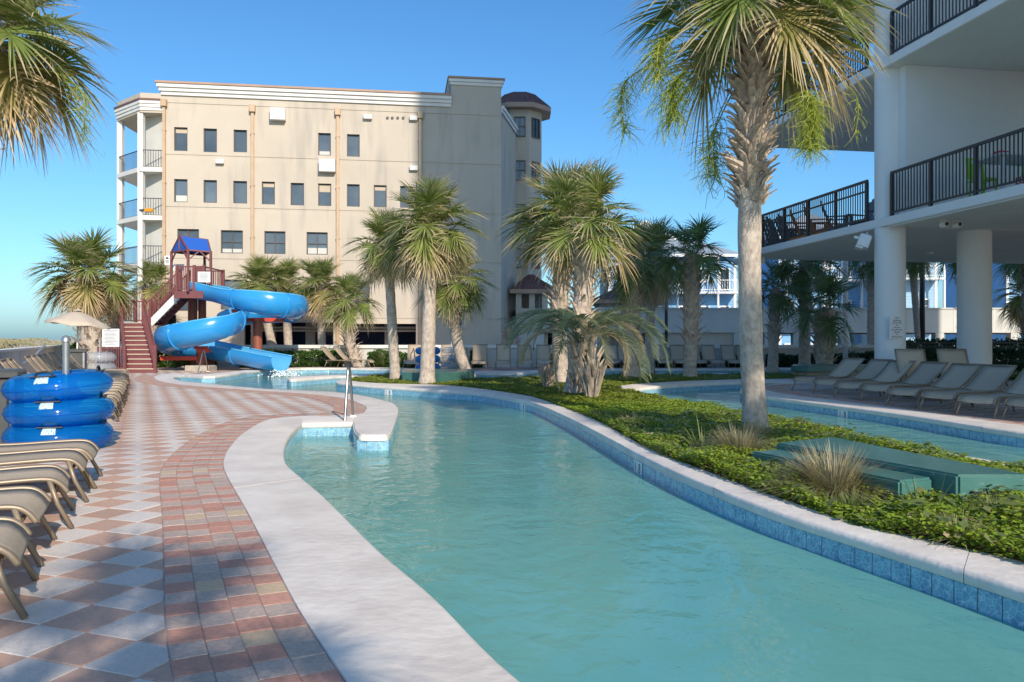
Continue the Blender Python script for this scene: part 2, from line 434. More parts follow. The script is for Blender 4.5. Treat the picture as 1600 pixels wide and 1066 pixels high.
# each rim of the pools: (land-side edge, water-side edge), point by point
L1o = crom(V2([(2.3,-3.2),(1.0,.1),(-.02,1.75)]) + GP([(540,1066),(470,960),(430,885),(386,800),(352,739),(351,716),(362,697),(382,677),(420,656.5),(470,651)]))
L1i = crom(V2([(3.0,-2.9),(1.66,.5),(.62,2.05)]) + GP([(815,1066),(680,935),(590,858),(505,775),(452,730),(444,712),(445,698),(450,685),(460,673),(472,662)]))
L2o = GP([(470,651),(515,650.5),(556,649)]); L2i = GP([(472,662),(512,661.5),(551,661)])
PIER = crom(GP([(551,661),(552.5,671),(558,679),(568,681),(600,681),(609,678),(613.5,668),(620,649),(622,640),(619,634),(612,629.5)]), 4)
PIERo = GP([(569,634),(571.5,640),(567,646),(556,649)])
L4o = crom(GP([(569,634),(545,625),(515,619.5),(480,616),(440,613),(400,610.5),(325,605),(275,600.5),(250,596),(241,591.5),(243,588),(255,585.5),(275,584)]))
L4i = crom(GP([(612,629.5),(570,619.5),(522,613),(480,611),(440,609.3),(400,607),(337,601),(290,596.5),(276,593.5),(271,591),(273,589.3),(280,588),(290,587)]))
L5o = crom(GP([(275,584),(325,585),(395,577.5),(450,575),(515,574),(610,575),(680,577.5),(742,580.5),(800,580.8),(850,578.5),(900,576.8),(1000,575.5),(1150,574.8),(1250,575),(1420,575)]), 3)
L5i = crom(GP([(290,587),(336,588.5),(404,579.5),(450,577),(515,575.8),(610,577.5),(680,580),(742,583.5),(800,583.5),(850,581),(900,579),(1000,577.6),(1150,577),(1250,577.2),(1420,577.2)]), 3)
# the planted island
I1i = crom(GP([(600,584.2),(560,588.5),(532,593.5),(525,597.5),(545,600.5),(590,604),(690,610.5),(752,615),(815,626),(840,632.5),(885,652),(930,675),(1000,712),(1079,749),(1199,796),(1323,835.5),(1465,880),(1600,923)]) + V2([(2.95,3.1),(3.5,1.7),(4.6,-.4),(6.2,-3)]))
I1o = crom(GP([(606,586.5),(578,590),(555,594),(552,595.5),(575,598),(615,600),(690,602),(752,608),(815,617.5),(840,623),(885,639),(940,662),(1008,700),(1090,733),(1212,778),(1338,820),(1476,853),(1612,886)]) + V2([(3.28,3.2),(3.82,1.85),(4.85,-.2),(6.5,-2.8)]))
I2i = crom(V2([(8.0,2.6),(6.35,5),(5.55,7),(4.95,8.9)]) + GP([(1300,682),(1263,674.5),(1203,660),(1161,650),(1105,641),(1055,631),(1020,622),(1003,615.5),(995,611),(998,608),(1015,605.5),(1055,602),(1100,599.5),(1164,597.3),(1246,596.3),(1330,595.5),(1500,595.5)]))
I2o = crom(V2([(7.7,2.4),(6.0,4.9),(5.2,6.9),(4.6,8.8)]) + GP([(1300,673.5),(1263,667.5),(1203,654.5),(1161,646),(1105,637),(1055,626.5),(1010,617.5),(980,611.5),(964,606.5),(972,603),(1000,600),(1055,596.8),(1100,595),(1164,593),(1246,592),(1330,591.5),(1500,591.5)]))
I3i = crom(GP([(1500,584.5),(1300,584),(1160,583.5),(1000,584.5),(900,586.5),(850,588),(800,589.5),(742,590.5),(690,590),(640,588),(612,586.4),(600,584.2)]), 4)
I3o = crom(GP([(1500,586.5),(1300,586),(1160,585.6),(1000,586.6),(900,588.8),(850,590.5),(800,592),(742,593),(690,592.5),(645,590.5),(622,588.8),(606,586.5)]), 4)
# low wall between the river and the slide pool
DVa = crom(GP([(604,584.6),(580,587.4),(540,588),(500,590.5),(470,593),(455,593.8),(449,592.5),(451,590.5)]), 4)
DVb = crom(GP([(604,583),(580,584.3),(540,585.8),(500,587.4),(475,588.6),(462,589.3),(455,590),(451,590.5)]), 4)
# deck right of the second channel
R3i = crom(GP([(1500,597.5),(1330,598.3),(1246,600),(1200,602.5),(1165,606),(1156,609.5),(1165,613.5),(1202,620.5),(1312,635),(1427,651),(1600,677.5)]) + V2([(7.85,9.4),(8.5,7.4),(9.8,5)]))
R3o = crom(GP([(1500,595.4),(1330,596),(1248,597.6),(1212,600),(1192,604),(1188,606.5),(1200,610.5),(1228,616.5),(1330,629.5),(1440,644.5),(1620,669)]) + V2([(8.2,9.5),(8.85,7.5),(10.1,5.2)]))

def inset(i, o, d=.035):
    return [p + (q-p).normalized()*d for p, q in zip(i, o)]

def land(name, poly, m, z1=-.03):
    mb = MB(); mb.prism([(p.x, p.y) for p in poly], FLOOR_Z-.25, z1)
    o = mb.build(name, m); tag(o, kind='structure')
    o.data.materials.append(MT['plaster'])
    for f in o.data.polygons:
        if abs(f.normal.z) < .5: f.material_index = 1
    return o

g = MB(); g.box(-2500, 2500, -600, 4000, -1.9, -1.33)
tag(g.build('ground', MT['sand']), kind='structure')
left_poly = inset(L1i, L1o) + inset(L2i, L2o) + [p.copy() for p in PIER[1:]] + inset(L4i, L4o) + inset(L5i, L5o) + V2([(30,35),(30,60),(-40,60),(-40,-6),(0,-6)])
# pier edge drawn in a little under its coping
pc = sum(PIER, Vector())/len(PIER)
left_poly = [p if p not in PIER else p + (pc-p).normalized()*.035 for p in left_poly]
land('pool_deck', left_poly, MT['deck'])
isl_poly = inset(I1i, I1o) + V2([(9,-3)]) + inset(I2i, I2o) + V2([(22,25.5),(22,27.5)]) + inset(I3i, I3o)
land('island_bed', isl_poly, MT['soil'])
rdeck_poly = inset(R3i, R3o) + V2([(30,3),(30,24.5),(14.2,24.3)])
land('right_deck', rdeck_poly, MT['deck'])
land('divider_core', [p + (Vector((0,.04,0))) for p in DVa] + [p - Vector((0,.04,0)) for p in DVb[::-1][1:]], MT['plaster'])

fl = MB(); fl.box(-16, 26, -6, 40, FLOOR_Z-.2, FLOOR_Z)
tag(fl.build('pool_floor', MT['plaster']), kind='structure')
wt = MB(); wt.add([(-15.5,-5.5,WATER_Z),(25,-5.5,WATER_Z),(25,38,WATER_Z),(-15.5,38,WATER_Z)], [(0,1,2,3)])
tag(wt.build('water', MT['water']), kind='structure')

# shallow sloping cove along the left bank
cv_, cf_ = [], []
for k in range(len(L1i)):
    d = (L1i[k]-L1o[k]).normalized(); n = len(cv_)
    for o_, z_ in ((-.02,-.42),(.35,-.5),(.9,-.78),(1.35,FLOOR_Z+.002)): p = L1i[k]+d*o_; cv_.append((p.x,p.y,z_))
    if k: cf_ += [(n-4+j, n+j, n+j+1, n-3+j) for j in range(3)]
tag(MB().add(cv_, cf_).build('pool_cove', MT['plaster'], smooth=True), kind='structure')

# ---- coping: cast sections with a rounded water-side nose and open joints between them
coping = thing('pool_coping', (0,0,0), kind='structure')
def coping_strip(o, i, sect):
    acc = 0; cut = [0]
    for k in range(1, len(o)):
        acc += (o[k]-o[k-1]).length
        if acc > sect: cut.append(k); acc = 0
    if len(o)-1 - cut[-1] < 2 and len(cut) > 1: cut.pop()
    cut.append(len(o)-1)
    cut = sorted(set(cut))
    for a, b in zip(cut, cut[1:]):
        mb = MB(); n = b-a+1; vs = []; fs = []; m = 7
        dz = random.uniform(-.002, .002)
        for k in range(a, b+1):
            p, q = o[k].copy(), i[k].copy()
            if k == a and k > 0: t = (o[k+1]-o[k]).normalized()*.0022; p += t; q += t
            if k == b and k < len(o)-1: t = (o[k]-o[k-1]).normalized()*-.0022; p += t; q += t
            d = (q-p).normalized(); T, B = .012+dz, -.07
            for off, z in ((None, B), (None, T), (-.035, T), (-.012, T-.008), (0, T-.03), (0, B+.015), (-.012, B)):
                c = p if off is None else q + d*off
                vs.append((c.x, c.y, z))
        for k in range(n-1):
            fs += [(k*m+j, k*m+(j+1) % m, (k+1)*m+(j+1) % m, (k+1)*m+j) for j in range(m)]
        fs += [tuple(range(m-1,-1,-1)), tuple(range((n-1)*m, n*m))]
        mb.add(vs, fs); mb.build('slab', MT['coping'], coping, auto=45)
coping_strip(L1o, L1i, 2.6); coping_strip(L2o, L2i, 9); coping_strip(L4o, L4i, 3.4); coping_strip(L5o, L5i, 4)
coping_strip(I1o, I1i, 2.7); coping_strip(I2o, I2i, 2.8); coping_strip(I3o, I3i, 4); coping_strip(R3o, R3i, 2.8)
coping_strip(DVb, DVa, 12)
pm = MB(); pm.prism([(p.x,p.y) for p in PIER + PIERo], -.07, .0125)
po = pm.build('slab', MT['coping'], coping)
bm = bmesh.new(); bm.from_mesh(po.data)
bmesh.ops.bevel(bm, geom=[e for e in bm.edges if all(v.co.z > 0 for v in e.verts)], offset=.02, segments=2, affect='EDGES')
bm.to_mesh(po.data); bm.free()

# ---- waterline tiles
tile_me = MB().bbox(-.073, .073, -.012, 0, -.078, .078, .006).mesh('tile', MT['tile'])
tiles = []
def tile_row(i, o, seg=None):
    edge = inset(i, o, .03)
    for p, t in resample(edge, .15):
        nrm = Vector((t.y, -t.x, 0))
        k = min(range(len(i)), key=lambda j: (i[j]-p).length_squared)
        if nrm.dot(i[k]-o[k]) < 0: nrm = -nrm
        tiles.append((p.length, p + Vector((0,0,-.148)), atan2(nrm.y, nrm.x)+pi/2))
tile_row(I1i, I1o); tile_row(R3i, R3o); tile_row(I2i, I2o); tile_row(L2i, L2o); tile_row(L5i, L5o); tile_row(DVa, DVb)
tile_row(L4i, L4o); tile_row(L1i[-26:], L1o[-26:])
tile_row([p for p in PIER], [p + (pc-p).normalized() for p in PIER])
vis = [t for t in tiles if t[1].y > 1.5 and abs(t[1].x) < t[1].y*.68]
vis.sort(key=lambda t: t[0])
for d, p, a in vis[:300]: inst('waterline_tile', tile_me, coping, p + Vector((0,0,random.uniform(-.001,.001))), (0,0,a))
mb = MB()
for d, p, a in vis[300:]:
    mb.T = Matrix.Translation(p) @ Matrix.Rotation(a, 4, 'Z'); mb.box(-.073, .073, -.012, 0, -.078, .078)
tag(mb.build('waterline_tile_row', MT['tile'], coping), kind='stuff')
# white depth-marker tiles
def marker(curve, curve_o, px, txt):
    i = inset(curve, curve_o, .03)
    best = min(resample(i, .02), key=lambda q: abs(q[0].x/q[0].y - (px-800)/F) + (9 if q[0].y < 2 or q[0].y > 30 else 0))
    p, t = best; k = min(range(len(i)), key=lambda j: (i[j]-p).length_squared)
    nrm = Vector((t.y, -t.x, 0)); nrm = -nrm if nrm.dot(curve[k]-curve_o[k]) < 0 else nrm
    a = atan2(nrm.y, nrm.x) + pi/2
    for j, ch in enumerate(txt):
        M = Matrix.Translation(p + nrm*.014 + Vector((0,0,-.146))) @ Matrix.Rotation(a, 4, 'Z')
        q = M @ Vector(((j-.5)*.15, 0, 0))
        o = inst('depth_marker_tile', MT_marker, coping, q, (0,0,a))
        inst('numeral', textmesh(ch, .15, MT['black'], .001), o, (0,-.0135,0), (R(90),0,0))
MT_marker = MB().bbox(-.072, .072, -.012, 0, -.076, .076, .005).mesh('depth_marker_tile', MT['white'])
R3front = slice(36, None)
marker(I1i[24:], I1o[24:], 1000, '18'); marker(I1i[24:60], I1o[24:60], 607, '18'); marker(R3i[36:], R3o[36:], 1318, '18'); marker(I1i[24:66], I1o[24:66], 818, '18')

# ---- square pavers laid on the diagonal
S = .2875; ang = R(25.4)
dd = Vector((-sin(ang), cos(ang), 0)); ee = Vector((cos(ang), sin(ang), 0))
O0 = G(214.6, 1001.1)
ta, tb = (dd+ee)*S/sqrt(2), (dd-ee)*S/sqrt(2)
trot = atan2(ta.y, ta.x)
def lattice(poly, lim):
    out = []
    for i in range(-140, 140):
        for j in range(-140, 140):
            c = O0 + ta*(i+.5) + tb*(j+.5)
            if lim(c) and inside(c, poly): out.append((c, (i-j) % 2))
    return out
tsz = S/2-.0022
def tile_mesh(m): return MB().bbox(-tsz, tsz, -tsz, tsz, -.03, 0, .0035).mesh('paver', m)
pv = [tile_mesh(MT['pwhite']), tile_mesh(MT['ptan'])]
WALL_E = -3.3
deck_in = [p for p in L1o] + L2o[1:] + PIERo[::-1] + L4o[1:] + V2([(-12.2,32.6),(-19,36),(-19,-6),(0,-6)])
def limL(c):
    e = c.dot(ee)
    return -3.2 < e and c.y < 34 and c.y > 1.2 and c.x/c.y > -.75
tl = lattice(deck_in, limL)
tl.sort(key=lambda t: t[0].length if abs(t[0].x) < t[0].y*.68 else 99)
deckobj = bpy.data.objects['pool_deck']
for c, k in tl[:300]:
    inst('paver', pv[k], deckobj, c + Vector((0,0,random.uniform(-.0015,.001))), (random.uniform(-.003,.003), random.uniform(-.003,.003), trot))
for k in (0, 1):
    mb = MB()
    for c, q in tl[300:]:
        if q == k:
            mb.T = Matrix.Translation(c + Vector((0,0,random.uniform(-.0015,.001)))) @ Matrix.Rotation(trot, 4, 'Z'); mb.box(-tsz, tsz, -tsz, tsz, -.03, 0)
    tag(mb.build('paver_field', (MT['pwhite'], MT['ptan'])[k], deckobj), kind='stuff')
rin = R3o + V2([(16,5),(20,24)])
tr = lattice(rin, lambda c: 6 < c.y < 24 and c.x < c.y*.72)
rd = bpy.data.objects['right_deck']
for k in (0, 1):
    mb = MB()
    for c, q in tr:
        if q == k:
            mb.T = Matrix.Translation(c + Vector((0,0,random.uniform(-.0015,.001)))) @ Matrix.Rotation(trot, 4, 'Z'); mb.box(-tsz, tsz, -tsz, tsz, -.03, 0)
    tag(mb.build('paver_field', (MT['pwhite'], MT['ptan'])[k], rd), kind='stuff')

# ---- brick border of four courses that follows the coping
BW, BL = .144, .1765
bms = {}
for k in ('bred', 'bgrey', 'byellow'):
    bms[k] = MB().bbox(-BL/2+.0018, BL/2-.0018, -BW/2+.0018, BW/2-.0018, -.03, .006, .0026).mesh('brick', MT[k])
def border(edge, parent, n_single):
    bricks = []; rows = resample(edge, BL)
    for r, (p, t) in enumerate(rows):
        nrm = Vector((-t.y, t.x, 0))
        for c in range(4):
            q = p + nrm*(BW*(c+.5)+.004) + t*(.03*(c % 2))
            k = 'bred' if r % 2 else 'bgrey'
            if random.random() < .13: k = random.choice(('bred','bgrey','bgrey'))
            if random.random() < .03: k = 'byellow'
            bricks.append((q.length if abs(q.x) < q.y*.7 else 99, q, atan2(t.y, t.x), k))
    mb = MB(); vs = []; fs = []
    for p, t in rows:
        nrm = Vector((-t.y, t.x, 0)); n = len(vs)
        vs += [(p.x,p.y,.0015), tuple((p+nrm*(4*BW+.01)).to_3d()[:2]) + (.0015,)]
        if n: fs.append((n-2, n, n+1, n-1))
    mb.add(vs, fs); mb.build('mortar_bed', MT['mortar'], parent)
    bricks.sort(key=lambda b: b[0])
    for d, q, a, k in bricks[:n_single]:
        inst('brick', bms[k], parent, q + Vector((0,0,random.uniform(-.0015,.0015))), (0,0,a+random.uniform(-.012,.012)))
    for kk in bms:
        mb = MB()
        for d, q, a, k in bricks[n_single:]:
            if k == kk:
                mb.T = Matrix.Translation(q+Vector((0,0,random.uniform(-.0025,.0025)))) @ Matrix.Rotation(a, 4, 'Z'); mb.box(-BL/2+.0018, BL/2-.0018, -BW/2+.0018, BW/2-.0018, -.03, .006)
        if mb.v: tag(mb.build('brick_course', MT[kk], parent), kind='stuff')
tip = crom([PIERo[3], PIERo[2], PIERo[1], PIERo[0]], 4)
border(L1o[4:] + L2o[1:-1] + tip + L4o[1:-10], deckobj, 300)
border(R3o[10:], rd, 0)

# ---- dunes beyond the wall
dv, df = [], []
nx, ny = 44, 60
for j in range(ny):
    for i in range(nx):
        Y = 8 + (j/(ny-1))**2*420; X = -(.62*Y+9) - (i/(nx-1))**1.6*(60+Y*.7) + 6
        e = X*ee.x + Y*ee.y
        h = .1 + 1.05*min(1, max(0, (-3.6-e)/9)) + .22*sin(X*.31+1)*cos(Y*.17) + .16*sin(X*.9+Y*.5) + random.uniform(-.05,.05)
        if e > -4: h = -.6
        dv.append((X, Y, h))
df = [(j*nx+i, j*nx+i+1, (j+1)*nx+i+1, (j+1)*nx+i) for j in range(ny-1) for i in range(nx-1)]
tag(MB().add(dv, df).build('dune_terrain', MT['dune'], smooth=True), kind='structure')
# sea oats on the dunes
rs = np.random.RandomState(3)
mb = MB(); mb.c = []
for k in range(5000):
    Y = 14 + rs.rand()**1.6*110; X = -(.55*Y) - rs.rand()*(.3*Y+6)
    e = X*ee.x + Y*ee.y
    if e > -4.6: continue
    h = .1 + 1.05*min(1, (-3.6-e)/9) + .22*sin(X*.31+1)*cos(Y*.17) + .16*sin(X*.9+Y*.5) - .05
    for q in range(2):
        a = rs.rand()*6.28; l = .15 + rs.rand()*.25; wv = .012*Y/14
        b = Vector((X, Y, h)); tp = b + Vector((cos(a)*.15, sin(a)*.1, l))
        mb.add([b-Vector((wv,0,0)), b+Vector((wv,0,0)), tp], [(0,1,2)]); g_ = rs.rand()
        mb.c += [(0,g_,0,1),(0,g_,0,1),(1,g_,0,1)]
tag(mb.build('dune_grass', MT['drygrass']), 'pale sea oats growing over the dunes beyond the left wall', 'grass', kind='stuff')

# ================================================================== BUILDINGS
def wall_open(mb, u0, u1, z0, z1, ops, y=0, dep=.12):
    """front wall in local (u, depth, z) with real openings and reveals"""
    ops = [o for o in ops if o[0] < u1 and o[1] > u0 and o[2] < z1 and o[3] > z0]
    us = sorted({u0, u1} | {min(max(v,u0),u1) for o in ops for v in o[:2]}); zs = sorted({z0, z1} | {min(max(v,z0),z1) for o in ops for v in o[2:4]})
    for a, b in zip(us, us[1:]):
        for c, d in zip(zs, zs[1:]):
            if not any(o[0] <= (a+b)/2 <= o[1] and o[2] <= (c+d)/2 <= o[3] for o in ops):
                mb.add([(a,y,c),(b,y,c),(b,y,d),(a,y,d)], [(0,1,2,3)])
    for a, b, c, d in ops:
        c, d = max(c, z0), min(d, z1)
        mb.add([(a,y,c),(a,y,d),(a,y+dep,d),(a,y+dep,c)], [(0,1,2,3)]); mb.add([(b,y,c),(b,y+dep,c),(b,y+dep,d),(b,y,d)], [(0,1,2,3)])
        if c > z0: mb.add([(a,y,c),(a,y+dep,c),(b,y+dep,c),(b,y,c)], [(0,1,2,3)])
        if d < z1: mb.add([(a,y,d),(b,y,d),(b,y+dep,d),(a,y+dep,d)], [(0,1,2,3)])
    for a, b in ((u0,z0),):
        mb.add([(u0,y,z1),(u1,y,z1),(u1,y+.03,z1),(u0,y+.03,z1)], [(0,1,2,3)]); mb.add([(u0,y,z0),(u0,y+.03,z0),(u1,y+.03,z0),(u1,y,z0)], [(0,1,2,3)])

def window(parent, T, a, b, c, d, y=.08, mull=0, fm='wframe', gm='glass', fw=.05):
    mb = MB(T)
    mb.box(a, a+fw, y-.03, y+.04, c, d); mb.box(b-fw, b, y-.03, y+.04, c, d)
    mb.box(a+fw, b-fw, y-.03, y+.04, c, c+fw); mb.box(a+fw, b-fw, y-.03, y+.04, d-fw, d)
    if mull:
        u = (a+b)/2; z = (c+d)/2
        mb.box(u-.02, u+.02, y-.02, y+.03, c+fw, d-fw); mb.box(a+fw, u-.02, y-.018, y+.028, z-.02, z+.02); mb.box(u+.02, b-fw, y-.018, y+.028, z-.02, z+.02)
    f = mb.build('window', MT[fm], parent)
    MB(T).box(a+.01, b-.01, y+.045, y+.06, c+.01, d-.01).build('pane', MT[gm], f)
    return f

# ---- five-storey stucco building at the back
BO = Vector((-18.6, 42, 0)); bu = Vector((.9897,.1435,0)); bi = Vector((-.1435,.9897,0))
BT = Matrix(((bu.x, bi.x, 0, BO.x), (bu.y, bi.y, 0, BO.y), (0,0,1,0), (0,0,0,1)))
def FU(px):
    k = (px-800)/F; return (k*BO.y-BO.x)/(bu.x-k*bu.y)
def FZ(px, py): return H + (HZ-py)*(BO.y+bu.y*FU(px))/F
def FR(x0, x1, y0, y1): return (FU(x0), FU(x1), FZ((x0+x1)/2, y1), FZ((x0+x1)/2, y0))
bld = thing('hotel_building', BO, 'cream stucco five storey building with white cornice behind the water slide', 'building')
ops = []; wins = []
for r in [(272,293,199,236),(318,339,201,238),(365,386,203,238),(497,517,208,243),(542,562,210,245),
          (272,293,280,316),(318,339,281.5,317),(364.5,386,283,318),(409,429.5,284,319.5),(454,475,286,321),(497,517.5,287,322),(542,562,288,323),(584,604,289.5,324),(625,646,291,325)]:
    o = FR(*r); ops.append(o); wins.append((o, 0))
for r in [(277,311,358,394),(345,379.5,360,396),(413,446,361.5,397),(479,512,363,398),(277,311,465,486),(345,379.5,437,484),(413,446,438,485),(479,512,439,487),(545,577.5,440,487)]:
    o = FR(*r); ops.append(o); wins.append((o, 1 if r[3] < 420 else 0))
gar = [FR(382,521,504,560), FR(537,650,506,560), FR(238+20,275,492,560)]
ops += gar
U1 = FU(783); UT = FU(705)
ztop = FZ(480, 150.5); zb = -1.3
bands = [zb] + sum([[FZ(450, y+3.2), FZ(450, y-3.2)] for y in (500, 409, 330, 250, 171)], []) + [ztop]
for k in range(0, len(bands), 2):
    mb = MB(BT); wall_open(mb, 0, U1, bands[k], bands[k+1], ops); mb.build('wall_panel', MT['cream'], bld)
mb = MB(BT); wall_open(mb, 0.01, U1-.01, zb, ztop, ops, .028, .25); mb.build('wall', MT['cream'], bld)
core = MB(BT)
core.add([(0,.03,zb),(0,.03,ztop),(0,14,ztop),(0,14,zb)], [(0,1,2,3)]); core.add([(0,.03,ztop-.01),(U1,.03,ztop-.01),(U1,14,ztop-.01),(0,14,ztop-.01)], [(0,1,2,3)])
core.add([(0,14,zb),(0,14,ztop),(U1+1,14,ztop),(U1+1,14,zb)], [(0,1,2,3)])
core.build('wall', MT['cream'], bld)
for i_, (o, m) in enumerate(wins):
    wo = window(bld, BT, *o, y=.12, mull=m)
    if i_ in (0, 3, 5, 8, 10, 12, 15, 17):        # drawn shades and things standing on the sill
        a, b, c, d = o
        if i_ % 2: MB(BT).box(a+.06, b-.06, .152, .162, c+.06, c+.06+(d-c)*(.16+.05*(i_ % 3))).build('sill_item', MT['greywall'], wo)
        else: MB(BT).box(a+.055, b-.055, .150, .160, d-.05-(d-c)*(.18+.07*(i_ % 4)), d-.055).build('shade', MT['umb'], wo)
# garage level behind the openings
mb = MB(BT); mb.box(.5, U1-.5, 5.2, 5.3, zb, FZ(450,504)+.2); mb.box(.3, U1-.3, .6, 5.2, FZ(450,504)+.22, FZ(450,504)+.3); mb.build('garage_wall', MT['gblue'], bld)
mb = MB(BT)
for z in (FZ(450,511), FZ(450,516)): mb.tube([(FU(384),1.4,z),(FU(655),1.4,z)], .07, 6)
mb.build('pipe', MT['greywall'], bld)
mb = MB(BT)
for px in (405, 470, 600): mb.box(FU(px), FU(px)+.5, 2.2, 2.7, zb, FZ(450,504)+.2)
mb.build('column', MT['greywall'], bld)
# stepped cornices
def cornice(T, u0, u1, z, parent, y=0, d=1):
    for k, (h, p) in enumerate(((.0,.10),(.19,.19),(.38,.28))):
        MB(T).box(u0-p*d, u1+p*.0, y-p, y+.3, z-.62+h, z-.62+h+.186).build('cornice_course', MT['trim'], parent)
    MB(T).box(u0-.34*d, u1, y-.34, y+.4, z-.05, z+.06).build('coping_cap', MT['copperlt'], parent)
cornice(BT, 0, UT, ztop+.35, bld)
ptop = FZ(745, 122)
mb = MB(BT); mb.box(UT, U1, -.003, 3.2, ztop-.02, ptop-.3); mb.build('parapet_tower', MT['cream'], bld)
MB(BT).box(0, UT, -.002, .25, ztop-.015, ztop+.32).build('parapet', MT['cream'], bld)
for k, (h, p) in enumerate(((0,.07),(.17,.14))): MB(BT).box(UT-p, U1+p, -p-.003, 3.2+p, ptop-.45+h, ptop-.285+h).build('cornice_course', MT['trim'], bld)
MB(BT).box(UT-.2, U1+.2, -.2, 3.4, ptop-.1, ptop).build('coping_cap', MT['copperlt'], bld)
# downspouts with collector heads
for px, py in ((257,161), (395,170), (528,175), (656.5,180)):
    u = FU(px); z = FZ(px, py)
    d = MB(BT).box(u-.075, u+.075, -.16, -.02, -.5, z-.2).build('downspout', MT['gutter'], bld)
    MB(BT).bbox(u-.15, u+.15, -.27, -.003, z-.22, z+.16, .02).build('collector_head', MT['gutter'], d)
    mb = MB(BT)
    for q in range(5): mb.box(u-.1, u+.1, -.175, -.004, 1.2+q*2.8, 1.27+q*2.8)
    mb.build('strap', MT['gutter'], d)
for i, r in enumerate([(423,447,171,189.5),(338,350.5,250,256.5),(499,524.5,251,270),(568,581.5,180.5,187),(640,652,182,189),(640,653,260,267),(606,622,416,428)]):
    a, b, c, d = FR(*r)
    MB(BT).bbox(a, b, -.38 if b-a > .6 else -.22, -.003, c, d, .02).build('vent_box', MT['trim'], bld)
for px in (605.5, 613, 621.5, 630):
    u = FU(px); z = FZ(px, 184.5)
    MB(BT @ Matrix.Translation((u, -.035, z)) @ Matrix.Rotation(R(90), 4, 'X')).lathe([(.06,0),(.075,.02),(.06,.03)], 10).build('vent_pipe', MT['wframe'], bld)
# balcony wing on the left
zs = [FZ(236, y) for y in (264, 339.5, 414)]
wA = BT @ Vector((0,0,0)); wB = BT @ Vector((FU(219),0,0)); k_ = (183-800)/F
Yc = (BO.y+bu.y*FU(217))*1.042; wC = Vector((k_*Yc, Yc, 0)); wD = wC + Vector((-.3,7,0)); wE = wA + bi*8
poly = [wA, wB, wC, wD, wE]
for z in zs + [FZ(236,172)]:
    top = z > 12
    MB().prism([(p.x,p.y) for p in poly], z-.14, z + (.9 if top else .1)).build('roof_slab' if top else 'balcony_slab', MT['cream'] if top else MT['trim'], bld)
zt = FZ(236,158)
cen = sum(poly, Vector())/5
for h, p in ((0,.05),(.17,.10),(.34,.15)):
    MB().prism([((q+(q-cen).normalized()*p).x, (q+(q-cen).normalized()*p).y) for q in poly], zt-.5+h, zt-.335+h).build('cornice_course', MT['trim'], bld)
MB().prism([((q+(q-cen).normalized()*.2).x, (q+(q-cen).normalized()*.2).y) for q in poly], zt+.01, zt+.1).build('coping_cap', MT['copper'], bld)
for p in (wB + (cen-wB).normalized()*.22, wC + (cen-wC).normalized()*.2):
    MB().box(p.x-.14, p.x+.14, p.y-.14, p.y+.14, -1.3, zt-.6).build('column', MT['trim'], bld)
mb = MB(); mb.prism([(p.x,p.y) for p in (wA+bi*.4, wB+bi*1.3-bu*.3, wB+bi*5-bu*.75, wE)], -1.3, zt-.6); mb.build('balcony_back_wall', MT['greywall'], bld)
MB().prism([(p.x,p.y) for p in (wA, wB, wB+bi*.25, wA+bi*.25)], -1.3, FZ(236,490)).build('base_wall', MT['cream'], bld)
for z in zs:
    rl = MB()
    for a, b in ((wC, wB),(wB, wA)):
        d = (cen-(a+b)/2).normalized()*.1
        for h in (1.02, .12): rl.bar(a+d+Vector((0,0,z+h)), b+d+Vector((0,0,z+h)), .04)
        n = int((b-a).length/.13)
        for q in range(n+1):
            p = a.lerp(b, q/n)+d; rl.bar(p+Vector((0,0,z+.1)), p+Vector((0,0,z+1.0)), .018)
    rl.build('balcony_railing', MT['rail'], bld)
# receding side wall and the bay tower with its copper roof
cA = BT @ Vector((U1,0,0)); cB = Vector((.26, 49.4, 0))
sd = (cB-cA).normalized(); sn = Vector((sd.y,-sd.x,0))
MB().prism([(p.x,p.y) for p in (cA+sn*.005, cB+sn*.005, cB-sn*2, cA-sn*2+bi*.3)], -1.3, H+(HZ-178)*44.6/F).build('side_wall', MT['cream'], bld)
for h, p in ((0,.08),(.2,.16)):
    MB().prism([(q.x,q.y) for q in (cA+sn*p, cB+sn*p, cB-sn*.5, cA-sn*.5+bi*.2)], H+(HZ-176)*44.6/F+h, H+(HZ-176)*44.6/F+h+.19).build('cornice_course', MT['trim'], bld)
tc = Vector((.5, 50.8, 0)); 
def octo(r, a0=R(22.5)): return [(tc.x+r*cos(a0+k*pi/4), tc.y+r*sin(a0+k*pi/4)) for k in range(8)]
zt1 = H+(HZ-165)*49.6/F
MB().prism(octo(1.5), -1.3, zt1).build('bay_tower', MT['cream'], bld)
o = octo(2.1); o2 = octo(1.0)
mb = MB(); mb.add([(x,y,zt1) for x,y in o]+[(x,y,zt1+.95) for x,y in o2], [(k,(k+1)%8,8+(k+1)%8,8+k) for k in range(8)]+[tuple(range(8,16))])
rf = mb.build('bay_roof', MT['copper'], bld)
MB().prism(octo(2.14), zt1-.3, zt1-.005).build('fascia', MT['copperlt'], rf)
seam = MB()
for k in range(8):
    for q in range(4):
        t = q/4; a = Vector((*o[k],zt1)).lerp(Vector((*o[(k+1)%8],zt1)), t); b = Vector((*o2[k],zt1+.95)).lerp(Vector((*o2[(k+1)%8],zt1+.95)), t)
        seam.bar(a+Vector((0,0,.02)), b+Vector((0,0,.02)), .03)
seam.build('roof_seam', MT['copper'], rf)
oc = octo(1.502)
